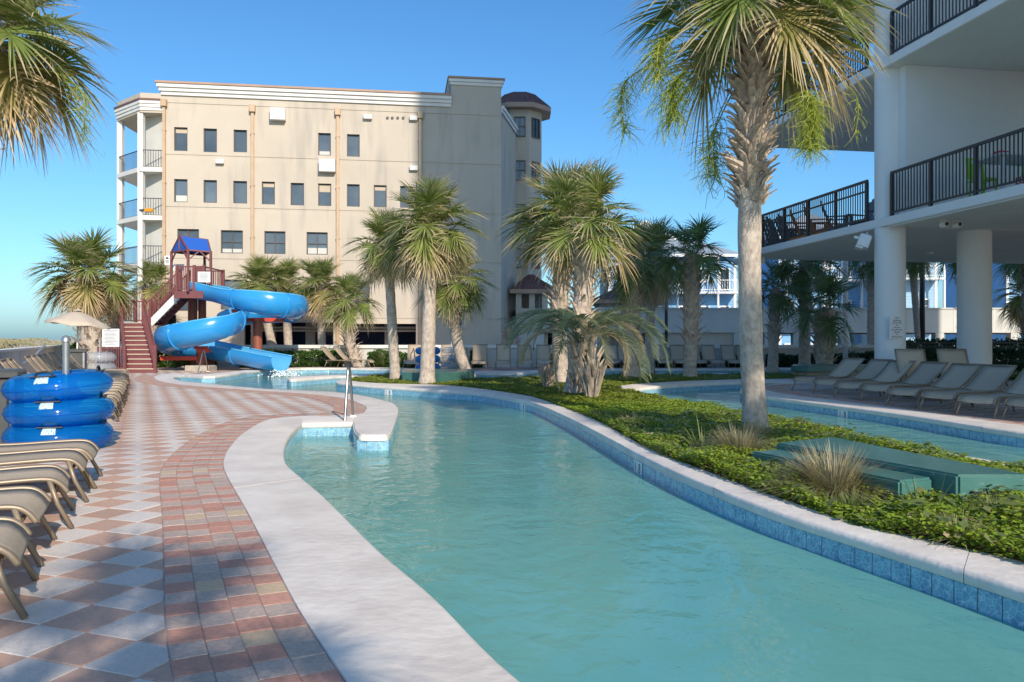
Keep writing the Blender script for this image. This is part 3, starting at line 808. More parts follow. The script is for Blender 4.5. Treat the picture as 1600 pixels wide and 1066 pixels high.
for k, (f0, f1) in ((4,(.15,.85)),(5,(.2,.8)),(6,(.2,.8))):
    a, b = Vector((*oc[k],0)), Vector((*oc[(k+1)%8],0)); d = (b-a).normalized(); i = Vector((-d.y, d.x, 0))
    T = Matrix(((d.x,i.x,0,a.x),(d.y,i.y,0,a.y),(0,0,1,0),(0,0,0,1))); L_ = (b-a).length
    for yy in (184, 252, 320, 388):
        z = H+(HZ-yy)*49.6/F; window(bld, T, L_*f0, L_*f1, z-1.25, z, y=-.05, mull=1)

# lower pavilion beside it, with a copper hip roof
def pavilion(name, x0, x1, y0, y1, zw, ze, rise, over, label, openz=None, cols=()):
    t = thing(name, (x0, y0, 0), label, 'building')
    if openz:
        MB().box(x0, x1, y0, y1, -1.3, openz).build('base_wall', MT['cream'], t)
        for cx, cy in cols: MB().box(cx-.17, cx+.17, cy-.17, cy+.17, openz, ze).build('post', MT['cream'], t)
        MB().box(x0+.003, x1-.003, y0+.003, y1-.003, ze-.25, ze).build('beam', MT['cream'], t)
    else: MB().box(x0, x1, y0, y1, -1.3, ze).build('wall', MT['cream'], t)
    e = [(x0-over,y0-over,ze+.02),(x1+over,y0-over,ze+.02),(x1+over,y1+over,ze+.02),(x0-over,y1+over,ze+.02)]
    cx, cy = (x0+x1)/2, (y0+y1)/2; rx = max(.15, (x1-x0)/2-(y1-y0)/2)
    rg = [(cx-rx,cy,ze+rise),(cx+rx,cy,ze+rise)]
    rf = MB().add(e+rg, [(0,1,5,4),(1,2,5),(2,3,4,5),(3,0,4)]).build('roof', MT['copper'], t)
    MB().box(x0-over, x1+over, y0-over, y1+over, ze-.22, ze+.015).build('fascia', MT['copperlt'], rf)
    sm = MB()
    for q in range(13):
        f = q/12; a = Vector(e[0]).lerp(Vector(e[1]), f); b = Vector(rg[0]).lerp(Vector(rg[1]), f); up = Vector((0,0,.02)); sm.bar(a+up, b+up, .035)
        a = Vector(e[3]).lerp(Vector(e[0]), f); sm.bar(a+up, Vector(rg[0])+up, .03)
        a = Vector(e[1]).lerp(Vector(e[2]), f); sm.bar(a+up, Vector(rg[1])+up, .03)
    sm.build('roof_seam', MT['copper'], rf)
    return t
Yp = 46.5; x0 = (806-800)/F*Yp; x1 = (856-800)/F*Yp
zo = H+(HZ-482)*Yp/F; ze = H+(HZ-453)*Yp/F
pavilion('pavilion', x0, x1, Yp, Yp+3, 0, ze, 1.0, .35, 'low corner pavilion with copper hip roof and open windows beside the cream building', zo,
         [(x0+.17,Yp+.17),(x0+.95,Yp+.17),(x1-.17,Yp+.17),(x0+.17,Yp+2.8),(x1-.17,Yp+2.8),(x0+1.3,Yp+2.8)])
Yp = 47.5
pavilion('gazebo', (938-800)/F*Yp, (1028-800)/F*Yp, Yp, Yp+3.4, 0, H+(HZ-469)*Yp/F, 1.0, .45, 'small gazebo with brown hip roof rising above the grey parking wall')

# ---- parking deck along the back, right of the building
pk = thing('parking_deck', (1,46.2,0), 'long grey parking deck wall with a dark slot opening behind the palms', 'building')
def pkz(py, Y=46.2): return H+(HZ-py)*Y/F
X = lambda px, Y=46.2: (px-800)/F*Y
MB().box(X(848), 60, 46.2, 46.45, pkz(520), pkz(482)).build('parapet', MT['greywall'], pk)
MB().box(X(848), 60, 46.15, 46.5, pkz(483.2), pkz(481)).build('parapet_cap', MT['greywall'], pk)
MB().box(X(848), 60, 46.46, 62, pkz(520), pkz(516)).build('deck_slab', MT['greywall'], pk)
for a, b in ((806,850),(1018,1036),(1036.5,1147),(880,938)):
    MB().box(X(a), X(b), 46.21+(.15 if a > 1036 else 0), 46.6, -1.3, pkz(520)-.003).build('infill_wall', MT['greywall'] if a != 1036.5 else MT['cream'], pk)
for px in (1147, 1195, 1240, 1315, 1372, 1462, 1520, 1580, 985):
    MB().box(X(px), X(px)+.5, 46.22, 46.7, -1.3, pkz(520)-.003).build('column', MT['greywall'], pk)
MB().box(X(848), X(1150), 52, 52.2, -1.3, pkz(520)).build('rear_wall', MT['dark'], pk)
MB().box(X(1150), 60, 46.25, 46.4, -1.3, pkz(539)).build('spandrel', MT['greywall'], pk)
for px in range(1180, 1600, 62): MB().box(X(px), X(px)+.02, 46.185, 46.21, pkz(520), pkz(483.5)).build('joint_strip', MT['soffit'], pk)

# ---- garden wall with a pale ledge
gw = thing('garden_wall', (-17,37.6,0), 'long low garden wall with pale ledge behind the poolside hedge', 'wall')
MB().box(-16.6, 21, 37.6, 37.85, -.5, .86).build('wall', MT['greywall'], gw)
for q in range(9): MB().bbox(-16.65+q*4.19, -16.65+q*4.19+4.18, 37.52, 37.93, .863, 1.02, .015).build('ledge', MT['trim'], gw)
# ---- left boundary wall (parallel to the paver diagonals)
lw = thing('boundary_wall', dd*2+ee*WALL_E, 'grey boundary wall with pale cap between the lounger row and the dunes', 'wall')
WT = Matrix(((dd.x, -ee.x, 0, ee.x*WALL_E), (dd.y, -ee.y, 0, ee.y*WALL_E), (0,0,1,0), (0,0,0,1)))
for q in range(14):
    MB(WT).box(2+q*3, 4.985+q*3, 0, .22, -.6, .94).build('panel', MT['greywall'], lw)
    MB(WT).bbox(2+q*3, 4.99+q*3, -.05, .27, .943, 1.02, .012).build('cap', MT['trim'], lw)

# ---- beach houses far behind
def house(name, label, x0, x1, y0, y1, z1, rise, wallm, floors, wn, gable=False, balc=True):
    t = thing(name, (x0,y0,-1.3), label, 'house', 'blue beach houses')
    MB().box(x0, x1, y0, y1, -1.3, z1).build('wall', MT[wallm], t)
    sid = MB()
    z = -1.1
    while z < z1-.1: sid.box(x0-.02, x1+.02, y0-.025, y0-.002, z, z+.02); z += .28
    sid.build('siding_line', MT[wallm], t)
    ov = .6; cx, cy = (x0+x1)/2, (y0+y1)/2
    if gable:
        v = [(x0-ov,y0-ov,z1),(x1+ov,y0-ov,z1),(x1+ov,y1+ov,z1),(x0-ov,y1+ov,z1),(cx,y0-ov,z1+rise),(cx,y1+ov,z1+rise)]
        MB().add(v, [(0,4,5,3),(1,2,5,4),(0,1,4),(3,5,2)]).build('roof', MT['hroof'], t)
        MB().bar((x0-ov,y0-ov-.02,z1), (cx,y0-ov-.02,z1+rise), .1, .25).bar((cx,y0-ov-.02,z1+rise), (x1+ov,y0-ov-.02,z1), .1, .25).build('bargeboard', MT['white'], t)
    else:
        rx = max(.2, (x1-x0)/2-(y1-y0)/2)
        v = [(x0-ov,y0-ov,z1),(x1+ov,y0-ov,z1),(x1+ov,y1+ov,z1),(x0-ov,y1+ov,z1),(cx-rx,cy,z1+rise),(cx+rx,cy,z1+rise)]
        MB().add(v, [(0,1,5,4),(1,2,5),(2,3,4,5),(3,0,4),(0,3,2,1)]).build('roof', MT['hroof'], t)
    MB().box(x0-ov, x1+ov, y0-ov-.03, y0-ov, z1-.25, z1-.005).build('fascia', MT['white'], t)
    for x in (x0, x1): MB().box(x-.12, x+.12, y0-.05, y0-.027, -1.3, z1-.26).build('corner_board', MT['white'], t)
    T = Matrix.Translation((0, y0, 0)); fh = (z1+1.3)/floors
    for fl_ in range(floors):
        zz = -1.3+fl_*fh
        for q in range(wn):
            u = x0+(q+.5)*(x1-x0)/wn
            window(t, T, u-.5, u+.5, zz+(.15 if (q+fl_) % 2 else .9), zz+2.2, y=-.09, fm='white', fw=.12, mull=(q+fl_+1) % 2)
        if balc and fl_:
            MB().box(x0, x1, y0-1.6, y0-.028, zz-.2, zz-.02).build('balcony_floor', MT['white'], t)
            r = MB()
            for h in (.15, 1.0): r.box(x0, x1, y0-1.58, y0-1.52, zz+h-.04, zz+h+.04)
            k = x0
            while k < x1: r.box(k, k+.03, y0-1.565, y0-1.535, zz+.19, zz+.96); k += .22
            r.build('balcony_railing', MT['white'], t)
            for q in range(wn+1):
                u = x0+.1+q*(x1-x0-.2)/wn; MB().box(u-.08, u+.08, y0-1.63, y0-1.47, zz-.02, zz+fh-.22).build('post', MT['white'], t)
    return t
def HX(px, Y): return (px-800)/F*Y
Y = 72; house('beach_house', 'blue beach house with white balconies seen between the middle palms', HX(1020,Y), HX(1148,Y), Y, Y+9, H+(HZ-398)*Y/F, 2.2, 'siding', 3, 4)
Y = 84; house('beach_house', 'pale blue beach house with gabled roof above the gazebo', HX(952,Y), HX(1062,Y), Y, Y+9, H+(HZ-385)*Y/F, 2.6, 'siding2', 3, 3, True, False)
Y = 74; house('beach_house', 'tall blue house behind the palms left of the sign column', HX(1152,Y)+4, HX(1366,Y), Y, Y+10, H+(HZ-370)*Y/F, 3, 'siding', 3, 5)
Y = 69; house('beach_house', 'blue house with a white corner balcony right of the sign column', HX(1385,Y), HX(1462,Y), Y, Y+10, H+(HZ-365)*Y/F, 3, 'siding2', 3, 2)
Y = 70; house('beach_house', 'blue house with stacked white windows at the right edge', HX(1574,Y), HX(1690,Y), Y, Y+10, H+(HZ-360)*Y/F, 3, 'siding', 3, 3, False, False)

# ---- the tower on the right with its terraces
q_ = Vector((.9877,.1565,0)); w_ = Vector((-.1565,.9877,0))
RT = Matrix(((q_.x, w_.x, 0, 12.13), (q_.y, w_.y, 0, 0), (0,0,1,0), (0,0,0,1)))
tw = thing('condo_tower', RT @ Vector((0,19.7,0)), 'tall pale grey condominium tower with round columns and railed terraces at right', 'building')
Z1, ST, NF = 4.265, 3.87, 13
SP = 19.5                                     # party wall between the open terraces and the near balconies
for f in range(NF+1):
    z = Z1+ST*f
    MB(RT).box(0, 15, SP-.1, 27.45, z-.2, z).build('terrace_slab', MT['bldg'], tw)
    MB(RT).box(.02, 14.9, SP, 27.4, z-.215, z-.203).build('soffit', MT['soffit'], tw)
    MB(RT).box(0, 3.62, 3.6, SP-.103, z-.2, z).build('balcony_slab', MT['bldg'], tw)
    MB(RT).box(.02, 3.6, 3.6, SP-.11, z-.215, z-.203).build('soffit', MT['soffit'], tw)
    if f == 0: MB(RT).box(3.625, 25.5, -11, SP-.103, z-.2, z).build('balcony_slab', MT['soffit'], tw)
    if f < NF:
        MB(RT).box(.35, 3.61, SP-.35, SP-.11, z+.003, z+ST-.22).build('party_wall', MT['bldg'], tw)
MB(RT).box(3.63, 26, -11.2, SP-.12, Z1+.004, Z1+ST*NF).build('tower_body', MT['bldg'], tw)
for f in range(2):
    z = Z1+ST*f
    for s in (4.5, 9.2): window(tw, RT @ Matrix.Translation((3.63,0,0)) @ Matrix.Rotation(R(-90),4,'Z') @ Matrix.Scale(1,4), -s-2.6, -s, z+.05, z+2.4, y=-.1, mull=0)
def rcol(t, s, r, z0, z1, name='column'): MB(RT).lathe([(r,z0),(r,z1)], 40, (t,s,0)).build(name, MT['bldg'], tw, auto=40)
rcol(.36, 19.75, .355, -.03, Z1+ST*NF)
rcol(2.85, 19.95, .385, -.03, Z1-.2)
MB(RT).box(3.2, 3.42, 20.0, 20.35, -.03, Z1-.205).build('pilaster', MT['bldg'], tw)
MB(RT).box(0, .3, 26.75, 27.25, -.03, Z1+ST*NF).build('corner_pier', MT['bldg'], tw)
MB(RT).box(-.25, .5, 26.6, 27.4, Z1-.42, Z1-.22).build('pier_capital', MT['bldg'], tw)
# railings: top rail, bottom rail, posts and single balusters
def railing(s0, s1, z, mid, single=True):
    T = RT
    r = MB(T); r.box(.05, .11, s0, s1, z+1.03, z+1.09)
    ro = r.build('railing', MT['rail'], tw)
    MB(T).box(.055, .105, s0, s1, z+.08, z+.12).build('bottom_rail', MT['rail'], ro)
    if mid: MB(T).box(.06, .1, s0, s1, z+.78, z+.82).build('middle_rail', MT['rail'], ro)
    n = max(1, round((s1-s0)/1.35))
    for k in range(n+1):
        s = s0+.03+(s1-s0-.06)*k/n; MB(T).box(.045, .115, s-.035, s+.035, z+.002, z+1.028).build('post', MT['rail'], ro)
    a = atan2(w_.y, w_.x); m = int((s1-s0)/.105)
    if single:
        for k in range(1, m): inst('baluster', bal_me, ro, RT @ Vector((.08, s0+(s1-s0)*k/m, z+.575)), (0,0,a))
    else:
        b = MB(T)
        for k in range(1, m):
            s = s0+(s1-s0)*k/m; b.box(.07, .09, s-.01, s+.01, z+.121, z+1.029)
        b.build('balusters', MT['rail'], ro)
bal_me = MB().box(-.0105,.0105,-.0105,.0105,-.454,.454).mesh('baluster', MT['rail'])
railing(20.25, 27.35, Z1, True); railing(20.25, 27.35, Z1+ST, True)
railing(11, 19.3, Z1, False); railing(11, 19.3, Z1+ST, False)
railing(20.25, 27.35, Z1+2*ST, True, False)
for z in (Z1, Z1+ST):           # far end of the terraces
    r = MB(RT)
    for h in (.1,.8,1.06): r.box(.1, 14, 27.28, 27.33, z+h-.025, z+h+.025)
    k = .2
    while k < 8: r.box(k, k+.02, 27.295, 27.315, z+.126, z+.774); k += .14
    r.build('end_railing', MT['rail'], tw)
# fittings under the slab
MB(RT).tube([(.06,12,Z1-.235),(.06,19.4,Z1-.235)], .018, 6).build('conduit', MT['white'], tw)
fb = RT @ Vector((.1, 20.35, Z1-.3))
fl_ = thing('floodlight', fb, 'white floodlight box hanging under the terrace slab beside the round column', 'light')
MB().tube([fb+Vector((.0,-.05,.06)), fb+Vector((-.02,-.2,-.06))], .025, 8).build('arm', MT['white'], fl_)
M_ = Matrix.Translation(fb+Vector((-.2,-.35,-.22))) @ Matrix.Rotation(R(20),4,'Y') @ Matrix.Rotation(R(-18),4,'Z')
MB(M_).bbox(-.15,.13,-.17,.17,-.16,.16,.03).build('housing', MT['white'], fl_)
MB(M_).box(-.16,.02,-.14,.14,-.21,-.165).build('visor', MT['white'], fl_)
MB(M_).box(-.26,-.15,-.03,.03,.02,.08).build('bracket', MT['white'], fl_)
for k, (tt, nm) in enumerate(((.62,'white security camera nearer the round column under the slab'),(.95,'white security camera farther from the round column under the slab'))):
    c = RT @ Vector((tt, 18.2, Z1-.3)); cm = thing('security_camera', c, nm, 'camera', 'cameras under the terrace slab')
    MB().box(c.x-.05,c.x+.05,c.y-.05,c.y+.05,c.z+.02,c.z+.08).build('mount', MT['trim'], cm)
    MB(Matrix.Translation(c+Vector((-.03,-.1,-.05))) @ Matrix.Rotation(R(90),4,'X')).lathe([(.05,-.1),(.075,-.08),(.075,.1),(.06,.12)], 14).build('housing', MT['trim'], cm, auto=40)
    MB(Matrix.Translation(c+Vector((-.03,-.225,-.05))) @ Matrix.Rotation(R(90),4,'X')).lathe([(.045,0),(.03,.012)], 12).build('lens', MT['black'], cm)
for (t_, s_, f_) in ((1.8,15.5,0),(2.4,23,0),(1.6,24,1),(5,24.5,0),(1.8,13,1)):
    c = RT @ Vector((t_, s_, Z1+ST*f_-.216))
    MB().lathe([(.09,-.05),(.11,-.02),(.11,0)], 16, c).build('ceiling_light', MT['trim'], tw, auto=40)
c = RT @ Vector((1.9, SP-.36, Z1+.35)); MB(RT).box(1.85,1.95,SP-.365,SP-.351,Z1+.3,Z1+.45).build('outlet_box', MT['trim'], tw)
# printed notice on the column
sg = thing('pool_rules_sign', A(1401,511.5,19.17), 'white NO reserving pool chairs notice on the round column', 'sign', local=True)
MB().bbox(-.215,.215,-.012,.008,-.27,.27,.006).build('board', MT['white'], sg)
yy = .22
for ln, sz in (('NO',.062),('Reserving',.058),('of Pool Chairs',.05),('NO',.045),('Personal',.052),('Umbrellas/Tents',.048),('Allowed',.055),('NO',.045),('Smoking/Vaping',.05)):
    inst('lettering', textmesh(ln, sz, MT['black'], .001), sg, (0,-.0135,yy), (R(90),0,0)); yy -= .056
sg.rotation_euler = (0,0,R(16))

# ================================================================== PALMS AND PLANTS
def frond_mesh(elev, seed, m, Lb=1.08, P=.62, n=46, sag=25, g=.32, arc=150, wid=.026):
    """one costapalmate fan leaf: x points outwards, z up"""
    rg = random.Random(seed); mb = MB(); mb.c = []
    pts = [Vector((0,0,0))]; a = R(elev); st = 7
    for k in range(st):
        a = R(elev) - R(sag)*(k+.5)/st
        pts.append(pts[-1] + Vector((cos(a),0,sin(a)))*P/st)
    def c(n_, t, r): mb.c += [(t, r, 0, 1)]*n_
    r0 = .022; mb.tube(pts, [r0*(1-.5*k/st) for k in range(st+1)], 4, caps=False); c(4*(st+1), .15, .45)
    base = pts[-1]; cl = .34*Lb; a2 = a
    costa = [base]; dirs = []
    for k in range(6):
        a2 -= R(sag*.9+12)/6; d = Vector((cos(a2),0,sin(a2))); dirs.append(d); costa.append(costa[-1]+d*cl/6)
    for i in range(n):
        f = (i+.5)/n*2-1; an = R(arc)*f
        s = (1-abs(f)**1.3)*5.99; k = int(s); st_ = costa[k].lerp(costa[k+1], s-k); d = dirs[k]
        nr = Vector((-d.z,0,d.x)); sd = Vector((0,1,0))
        v = (d*cos(an) + sd*sin(an) + nr*(.30*abs(sin(an))+rg.uniform(-.12,.12))).normalized()
        v = (v + Vector((0,rg.uniform(-.05,.05),0))).normalized()
        ln = Lb*(.66+.22*cos(an*.62))*rg.uniform(.86,1.06); gg = g*rg.uniform(.5,1.6)
        wv = v.cross(nr).normalized(); wv = (wv + nr*rg.uniform(-.5,.5)).normalized()
        rr = rg.random(); ts = (0,.22,.48,.74,1); ws = (.35,1,.85,.5,.06)
        vs = []
        for t, ww in zip(ts, ws):
            p = st_ + v*ln*t*(1-.12*gg*t*t) + Vector((0,0,-1))*gg*ln*t**2.3
            vs += [p - wv*wid*ww*.5*(Lb**.5), p + wv*wid*ww*.5*(Lb**.5)]
        mb.add(vs, [(2*j,2*j+1,2*j+3,2*j+2) for j in range(4)])
        for t in ts: mb.c += [(t, rr, abs(f), 1)]*2
    return mb.mesh('frond', m)
FR_ = {}
def fset(key, gm, dm, xm, **kw):
    S_ = {}
    for e in (82, 62, 42, 22, 2, -18, -38, -60):
        m = gm if e > -10 else (dm if e > -50 else xm)
        sag = 10 if e > 50 else 20 if e > -20 else 12
        S_[e] = [frond_mesh(e, 100+e*3+q, m, sag=sag, g=.14 if e > 50 else .24 if e > 0 else .32, **kw) for q in range(2)]
    FR_[key] = S_
fset('hero', MT['fan'], MT['fandry'], MT['fandry'], n=60, wid=.036)
fset('mid', MT['fan'], MT['fandry'], MT['fandead'], n=48, wid=.046)
fset('midg', MT['fan'], MT['fan'], MT['fandry'], n=48, wid=.046)
fset('dark', MT['fanshade'], MT['fanshade'], MT['fandry'], n=44, wid=.046)

boot_me = []
for q in range(3):
    rg = random.Random(q); mb = MB()
    # split leaf base: a curved tapering wedge that leans out from the trunk (x outwards, z up)
    prof = [(0,.09,.035),(.035,.075,.03),(.10,.05,.024),(.19+rg.uniform(-.03,.04),.032,.018)]
    vs = []
    for k, (o, wd, th) in enumerate(prof):
        z = k*.09; vs += [(o-th/2,-wd,z),(o+th,-wd*.55,z+.005),(o+th,wd*.55,z+.005),(o-th/2,wd,z)]
    fs = [(0,3,2,1),(12,13,14,15)] + [(k*4+j, k*4+(j+1)%4, k*4+4+(j+1)%4, k*4+4+j) for k in range(3) for j in range(4)]
    mb.add(vs, fs); boot_me.append(mb.mesh('boot', MT['boot']))

def curve_pt(C, t):
    s = t*(len(C)-1); k = min(int(s), len(C)-2); return C[k].lerp(C[k+1], s-k)
def palm(label, base, top, r0, r1, key, n, size, boots=(.6,1), seed=0, group='cabbage palms', bend=None, single_boots=False, boot_s=1., low=-60, bn=None, extra=0, rset=None):
    """base, top: world points of the trunk's foot and of the crown's heart"""
    rg = random.Random(seed); base, top = Vector(base), Vector(top)
    t = thing('cabbage_palm', base, label, 'palm tree', group)
    midp = base.lerp(top, .5) + Vector(bend or (0,0,0))
    C = crom([base, base.lerp(midp, .5)+Vector(bend or (0,0,0))*.3, midp, midp.lerp(top,.5)+Vector(bend or (0,0,0))*.2, top], 7)
    mb = MB(); rad = []
    for k in range(len(C)):
        f = k/(len(C)-1)
        r = r0+(r1-r0)*f + r0*.45*max(0, 1-f*9)**2
        if boots and f > boots[0]: r *= 1.08
        rad.append(r*(1+rg.uniform(-.035,.035)))
    mb.tube(C, rad, 14); tr = mb.build('trunk', MT['trunk'], t, smooth=True)
    if boots:
        Lg = (top-base).length; cnt = bn or int((boots[1]-boots[0])*Lg*26*(.17/r1)**.3)
        cnt = min(cnt, 300); bm_ = MB()
        for k in range(cnt):
            f = boots[0] + (boots[1]-boots[0])*(k+rg.random()*.6)/cnt
            p = curve_pt(C, f); a = k*2.39996 + rg.uniform(-.25,.25)
            r = (r0+(r1-r0)*f)*.96; s = boot_s*rg.uniform(.8,1.25)*(r/.19)**.6
            q = p + Vector((cos(a)*r, sin(a)*r, -.12*s)); tl = rg.uniform(-.18,.35)
            if single_boots: inst('boot', boot_me[k % 3], tr, q, (rg.uniform(-.5,.5), tl, a), s)
            else:
                M = Matrix.Translation(q) @ Matrix.Rotation(a,4,'Z') @ Matrix.Rotation(tl,4,'Y') @ Matrix.Scale(s,4); me = boot_me[k % 3]
                bm_.add([M @ v.co for v in me.vertices], [tuple(x.vertices) for x in me.polygons])
        if bm_.v: tag(bm_.build('boots', MT['boot'], tr), kind='stuff')
    cr = MB(); cr.lathe([(r1*.9,-.35),(r1*1.05,-.15),(r1*.7,.0),(.02,.12)], 10, top); cro = cr.build('crown', MT['boot'], t, smooth=True)
    S_ = FR_[rset or key]; es = [e for e in sorted(S_, reverse=True) if e >= low]
    for k in range(n):
        f = (k+.5)/n
        e = es[min(len(es)-1, int(f**1.05*len(es)))]
        a = k*2.39996 + rg.uniform(-.3,.3); s = size*rg.uniform(.86,1.1)*(1.0 if e > -30 else .88)
        inst('frond', S_[e][k % 2], cro, top + Vector((cos(a)*r1*.5, sin(a)*r1*.5, .12-.3*f)), (rg.uniform(-.12,.12), rg.uniform(-.14,.14), a), s)
    return t

def strands(name, root, out, drop, spread, n, seed, m, parent, w_=.006, cl=1):
    """hanging flower/seed stalk: arching stem, then many forked threads"""
    rg = random.Random(seed); mb = MB(); mb.c = []
    root, out = Vector(root), Vector(out)
    stem = crom([root, root+out*.5+Vector((0,0,.12)), root+out, root+out*1.08+Vector((0,0,-drop*.4)), root+out*1.05+Vector((0,0,-drop))], 5)
    mb.tube(stem, [.012*(1-.6*k/len(stem)) for k in range(len(stem))], 4, caps=False); mb.c += [(.2,.5,0,1)]*(4*len(stem))
    for k in range(n):
        f = rg.uniform(.45,1); p = curve_pt(stem, f); rr = rg.random()
        d = Vector((rg.gauss(0,1), rg.gauss(0,1), rg.gauss(-.35,.5))).normalized()
        ln = spread*rg.uniform(.5,1.2); pts = [p]
        for j in range(5):
            d = (d + Vector((rg.gauss(0,.45), rg.gauss(0,.45), rg.gauss(-.28,.25)))).normalized(); pts.append(pts[-1]+d*ln/5)
        sdv = Vector((rg.gauss(0,1), rg.gauss(0,1), rg.gauss(0,1))).normalized()*w_*cl
        vs = sum([[q-sdv*(1-j*.12), q+sdv*(1-j*.12)] for j, q in enumerate(pts)], [])
        mb.add(vs, [(2*j,2*j+1,2*j+3,2*j+2) for j in range(5)])
        for j in range(6): mb.c += [(j/6, rr, 0, 1)]*2
    return mb.build(name, m, parent)

# the palm in front, right of the river
hb = G(1182, 682); ht = A(1184, -4, 10.35)
hero = palm('tall palm with shaggy trunk and lime seed strands in the foreground', hb-Vector((0,0,.1)), ht, .15, .155, 'hero', 40, 1.0, (.555,.985), 11, single_boots=True, boot_s=.9, bn=300, low=-18, bend=(-.10,0,0))
def hp(px, py, Y=10.4): return A(px, py, Y)
for k, (a, b, dr, sp, n_) in enumerate([((1190,95),(1262,150),.62,.36,330),((1180,90),(1120,190),.75,.5,110),((1170,60),(1060,120),.55,.5,170),((1165,60),(985,120),.75,.4,120),((1190,70),(1330,140),.55,.25,22),((1170,40),(1040,60),.5,.45,150),((1180,100),(1112,215),.5,.4,60)]):
    p0, p1 = hp(*a), hp(*b, 10.4+(-.95,.5,-.3,.2,.1,-.4,.35)[k])
    strands('seed_strand', p0, p1-p0, dr, sp, int(n_*1.8), 40+k, MT['lily'], hero, .006)
# weeping crown that reaches in at the upper left, its trunk just outside the frame
palm('palm crown hanging into the upper left corner', (-9.3,12.2,-.1), A(-16, 60, 12.0), .2, .22, 'hero', 48, 1.02, (.7,.97), 21, low=-38)
lp = bpy.data.objects['cabbage_palm.001']
strands('seed_strand', A(40,110,12), A(125,140,11.6)-A(40,110,12), .8, .35, 150, 61, MT['lily'], lp, .005)
# middle group
def P_(label, bx, by, tx, ty, r0, r1, key, n, size, boots, seed, Y=None, bend=None, low=-60, dY=0, rset=None, zb=-.1):
    b = G(bx, by) if Y is None else Vector(((bx-800)/F*Y, Y, 0))
    t = A(tx, ty, b.y+dY); b = Vector((b.x, b.y, zb))
    return palm(label, b, t, r0, r1, key, n, size, boots, seed, bend=bend, low=low, rset=rset)
P_('slim palm with dark trunk, leftmost on the island beside the blue tubes', 618, 594, 606, 388, .17, .14, 'mid', 44, .8, (.80,.98), 31, low=-38)
P_('straight palm with smooth grey trunk in front of the blue tube stack', 667, 600, 674, 358, .22, .17, 'mid', 44, .92, (.84,.98), 32, low=-38)
P_('leaning palm with latticed trunk right of the blue tubes', 733, 588, 712, 440, .2, .18, 'midg', 38, .85, (.50,.98), 33, bend=(-.25,0,0), low=-38)
P_('broad palm with full golden crown and pale latticed trunk behind the feathery palm', 878, 598, 884, 345, .22, .24, 'mid', 46, 1.15, (.42,.98), 34, bend=(-.12,0,0), low=-18)
P_('palm with darker trunk whose crown merges with the broad palm', 893, 616, 912, 352, .19, .22, 'mid', 28, .92, (.42,.98), 35, bend=(.1,0,0), dY=.2, low=-18)
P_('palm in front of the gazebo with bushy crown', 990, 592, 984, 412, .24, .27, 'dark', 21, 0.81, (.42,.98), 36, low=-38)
P_('slim palm between the gazebo and the blue house', 1014, 0, 1018, 408, .2, .18, 'mid', 40, 1.1, (.6,.98), 37, Y=32, zb=-.1)
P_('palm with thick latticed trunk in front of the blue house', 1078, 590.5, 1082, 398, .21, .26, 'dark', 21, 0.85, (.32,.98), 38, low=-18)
# along the back wall
P_('stout palm with wide crown at left behind the umbrella', 148, 0, 135, 432, .42, .38, 'mid', 46, 1.22, (.25,.98), 39, Y=33)
P_('short palm behind the slide stairs', 176, 0, 180, 462, .25, .22, 'mid', 32, .85, (.3,.98), 40, Y=39)
P_('short palm crown showing behind the slide tower railing', 232, 0, 240, 445, .22, .2, 'mid', 32, .85, (.3,.98), 41, Y=39)
P_('bushy palm behind the upper turn of the slide', 436, 0, 408, 446, .22, .2, 'mid', 45, .95, None, 42, Y=39, bend=(-.1,0,0))
P_('palm with bushy crown touching the upper turn of the slide', 452, 0, 446, 448, .22, .2, 'mid', 40, .9, None, 43, Y=40)
P_('palm with slim pale trunk and drooping crown right of the slide', 504, 0, 500, 448, .2, .19, 'mid', 48, .92, (.86,.98), 44, Y=38.6)
P_('small leaning palm with shaggy trunk above the two angled loungers', 562, 0, 549, 470, .26, .2, 'midg', 29, .9, (.1,.98), 45, Y=36.9, bend=(-.3,0,0), low=-38)
P_('dark trunk palm in the corner beside the pavilion', 797, 0, 800, 505, .3, .3, 'dark', 5, 0.45, (.1,.98), 46, Y=41)
# right of the front palm, in the shade
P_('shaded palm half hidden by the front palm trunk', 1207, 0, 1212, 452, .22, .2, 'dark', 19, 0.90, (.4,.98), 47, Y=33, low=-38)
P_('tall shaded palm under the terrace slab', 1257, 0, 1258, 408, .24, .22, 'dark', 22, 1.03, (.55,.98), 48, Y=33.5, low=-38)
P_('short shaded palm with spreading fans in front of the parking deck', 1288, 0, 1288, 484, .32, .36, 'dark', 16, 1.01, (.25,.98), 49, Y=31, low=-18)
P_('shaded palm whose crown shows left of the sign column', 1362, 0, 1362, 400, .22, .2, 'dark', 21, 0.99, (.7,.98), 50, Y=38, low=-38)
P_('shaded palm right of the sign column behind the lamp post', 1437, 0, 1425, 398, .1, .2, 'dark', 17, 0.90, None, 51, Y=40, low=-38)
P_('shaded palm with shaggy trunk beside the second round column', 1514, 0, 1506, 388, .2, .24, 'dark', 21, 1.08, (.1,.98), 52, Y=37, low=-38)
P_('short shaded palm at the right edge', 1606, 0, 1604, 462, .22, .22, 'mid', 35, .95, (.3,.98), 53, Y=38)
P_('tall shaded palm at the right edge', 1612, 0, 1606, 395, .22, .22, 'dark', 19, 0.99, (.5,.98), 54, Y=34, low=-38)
# palms behind the camera; their shade falls on the near pavers, river and island
for k, (bx, by, z) in enumerate(((1.15,-3.6,4.3), (7.9,-2.2,8.5))):
    palm(('palm behind the viewer over the near pavers','palm behind the viewer beside the river')[k], (bx,by,-.1), (bx+.2,by,z), .12, .12, 'mid', (14,22)[k], (.62,.8)[k], (.7,.98), 70+k, low=-38)

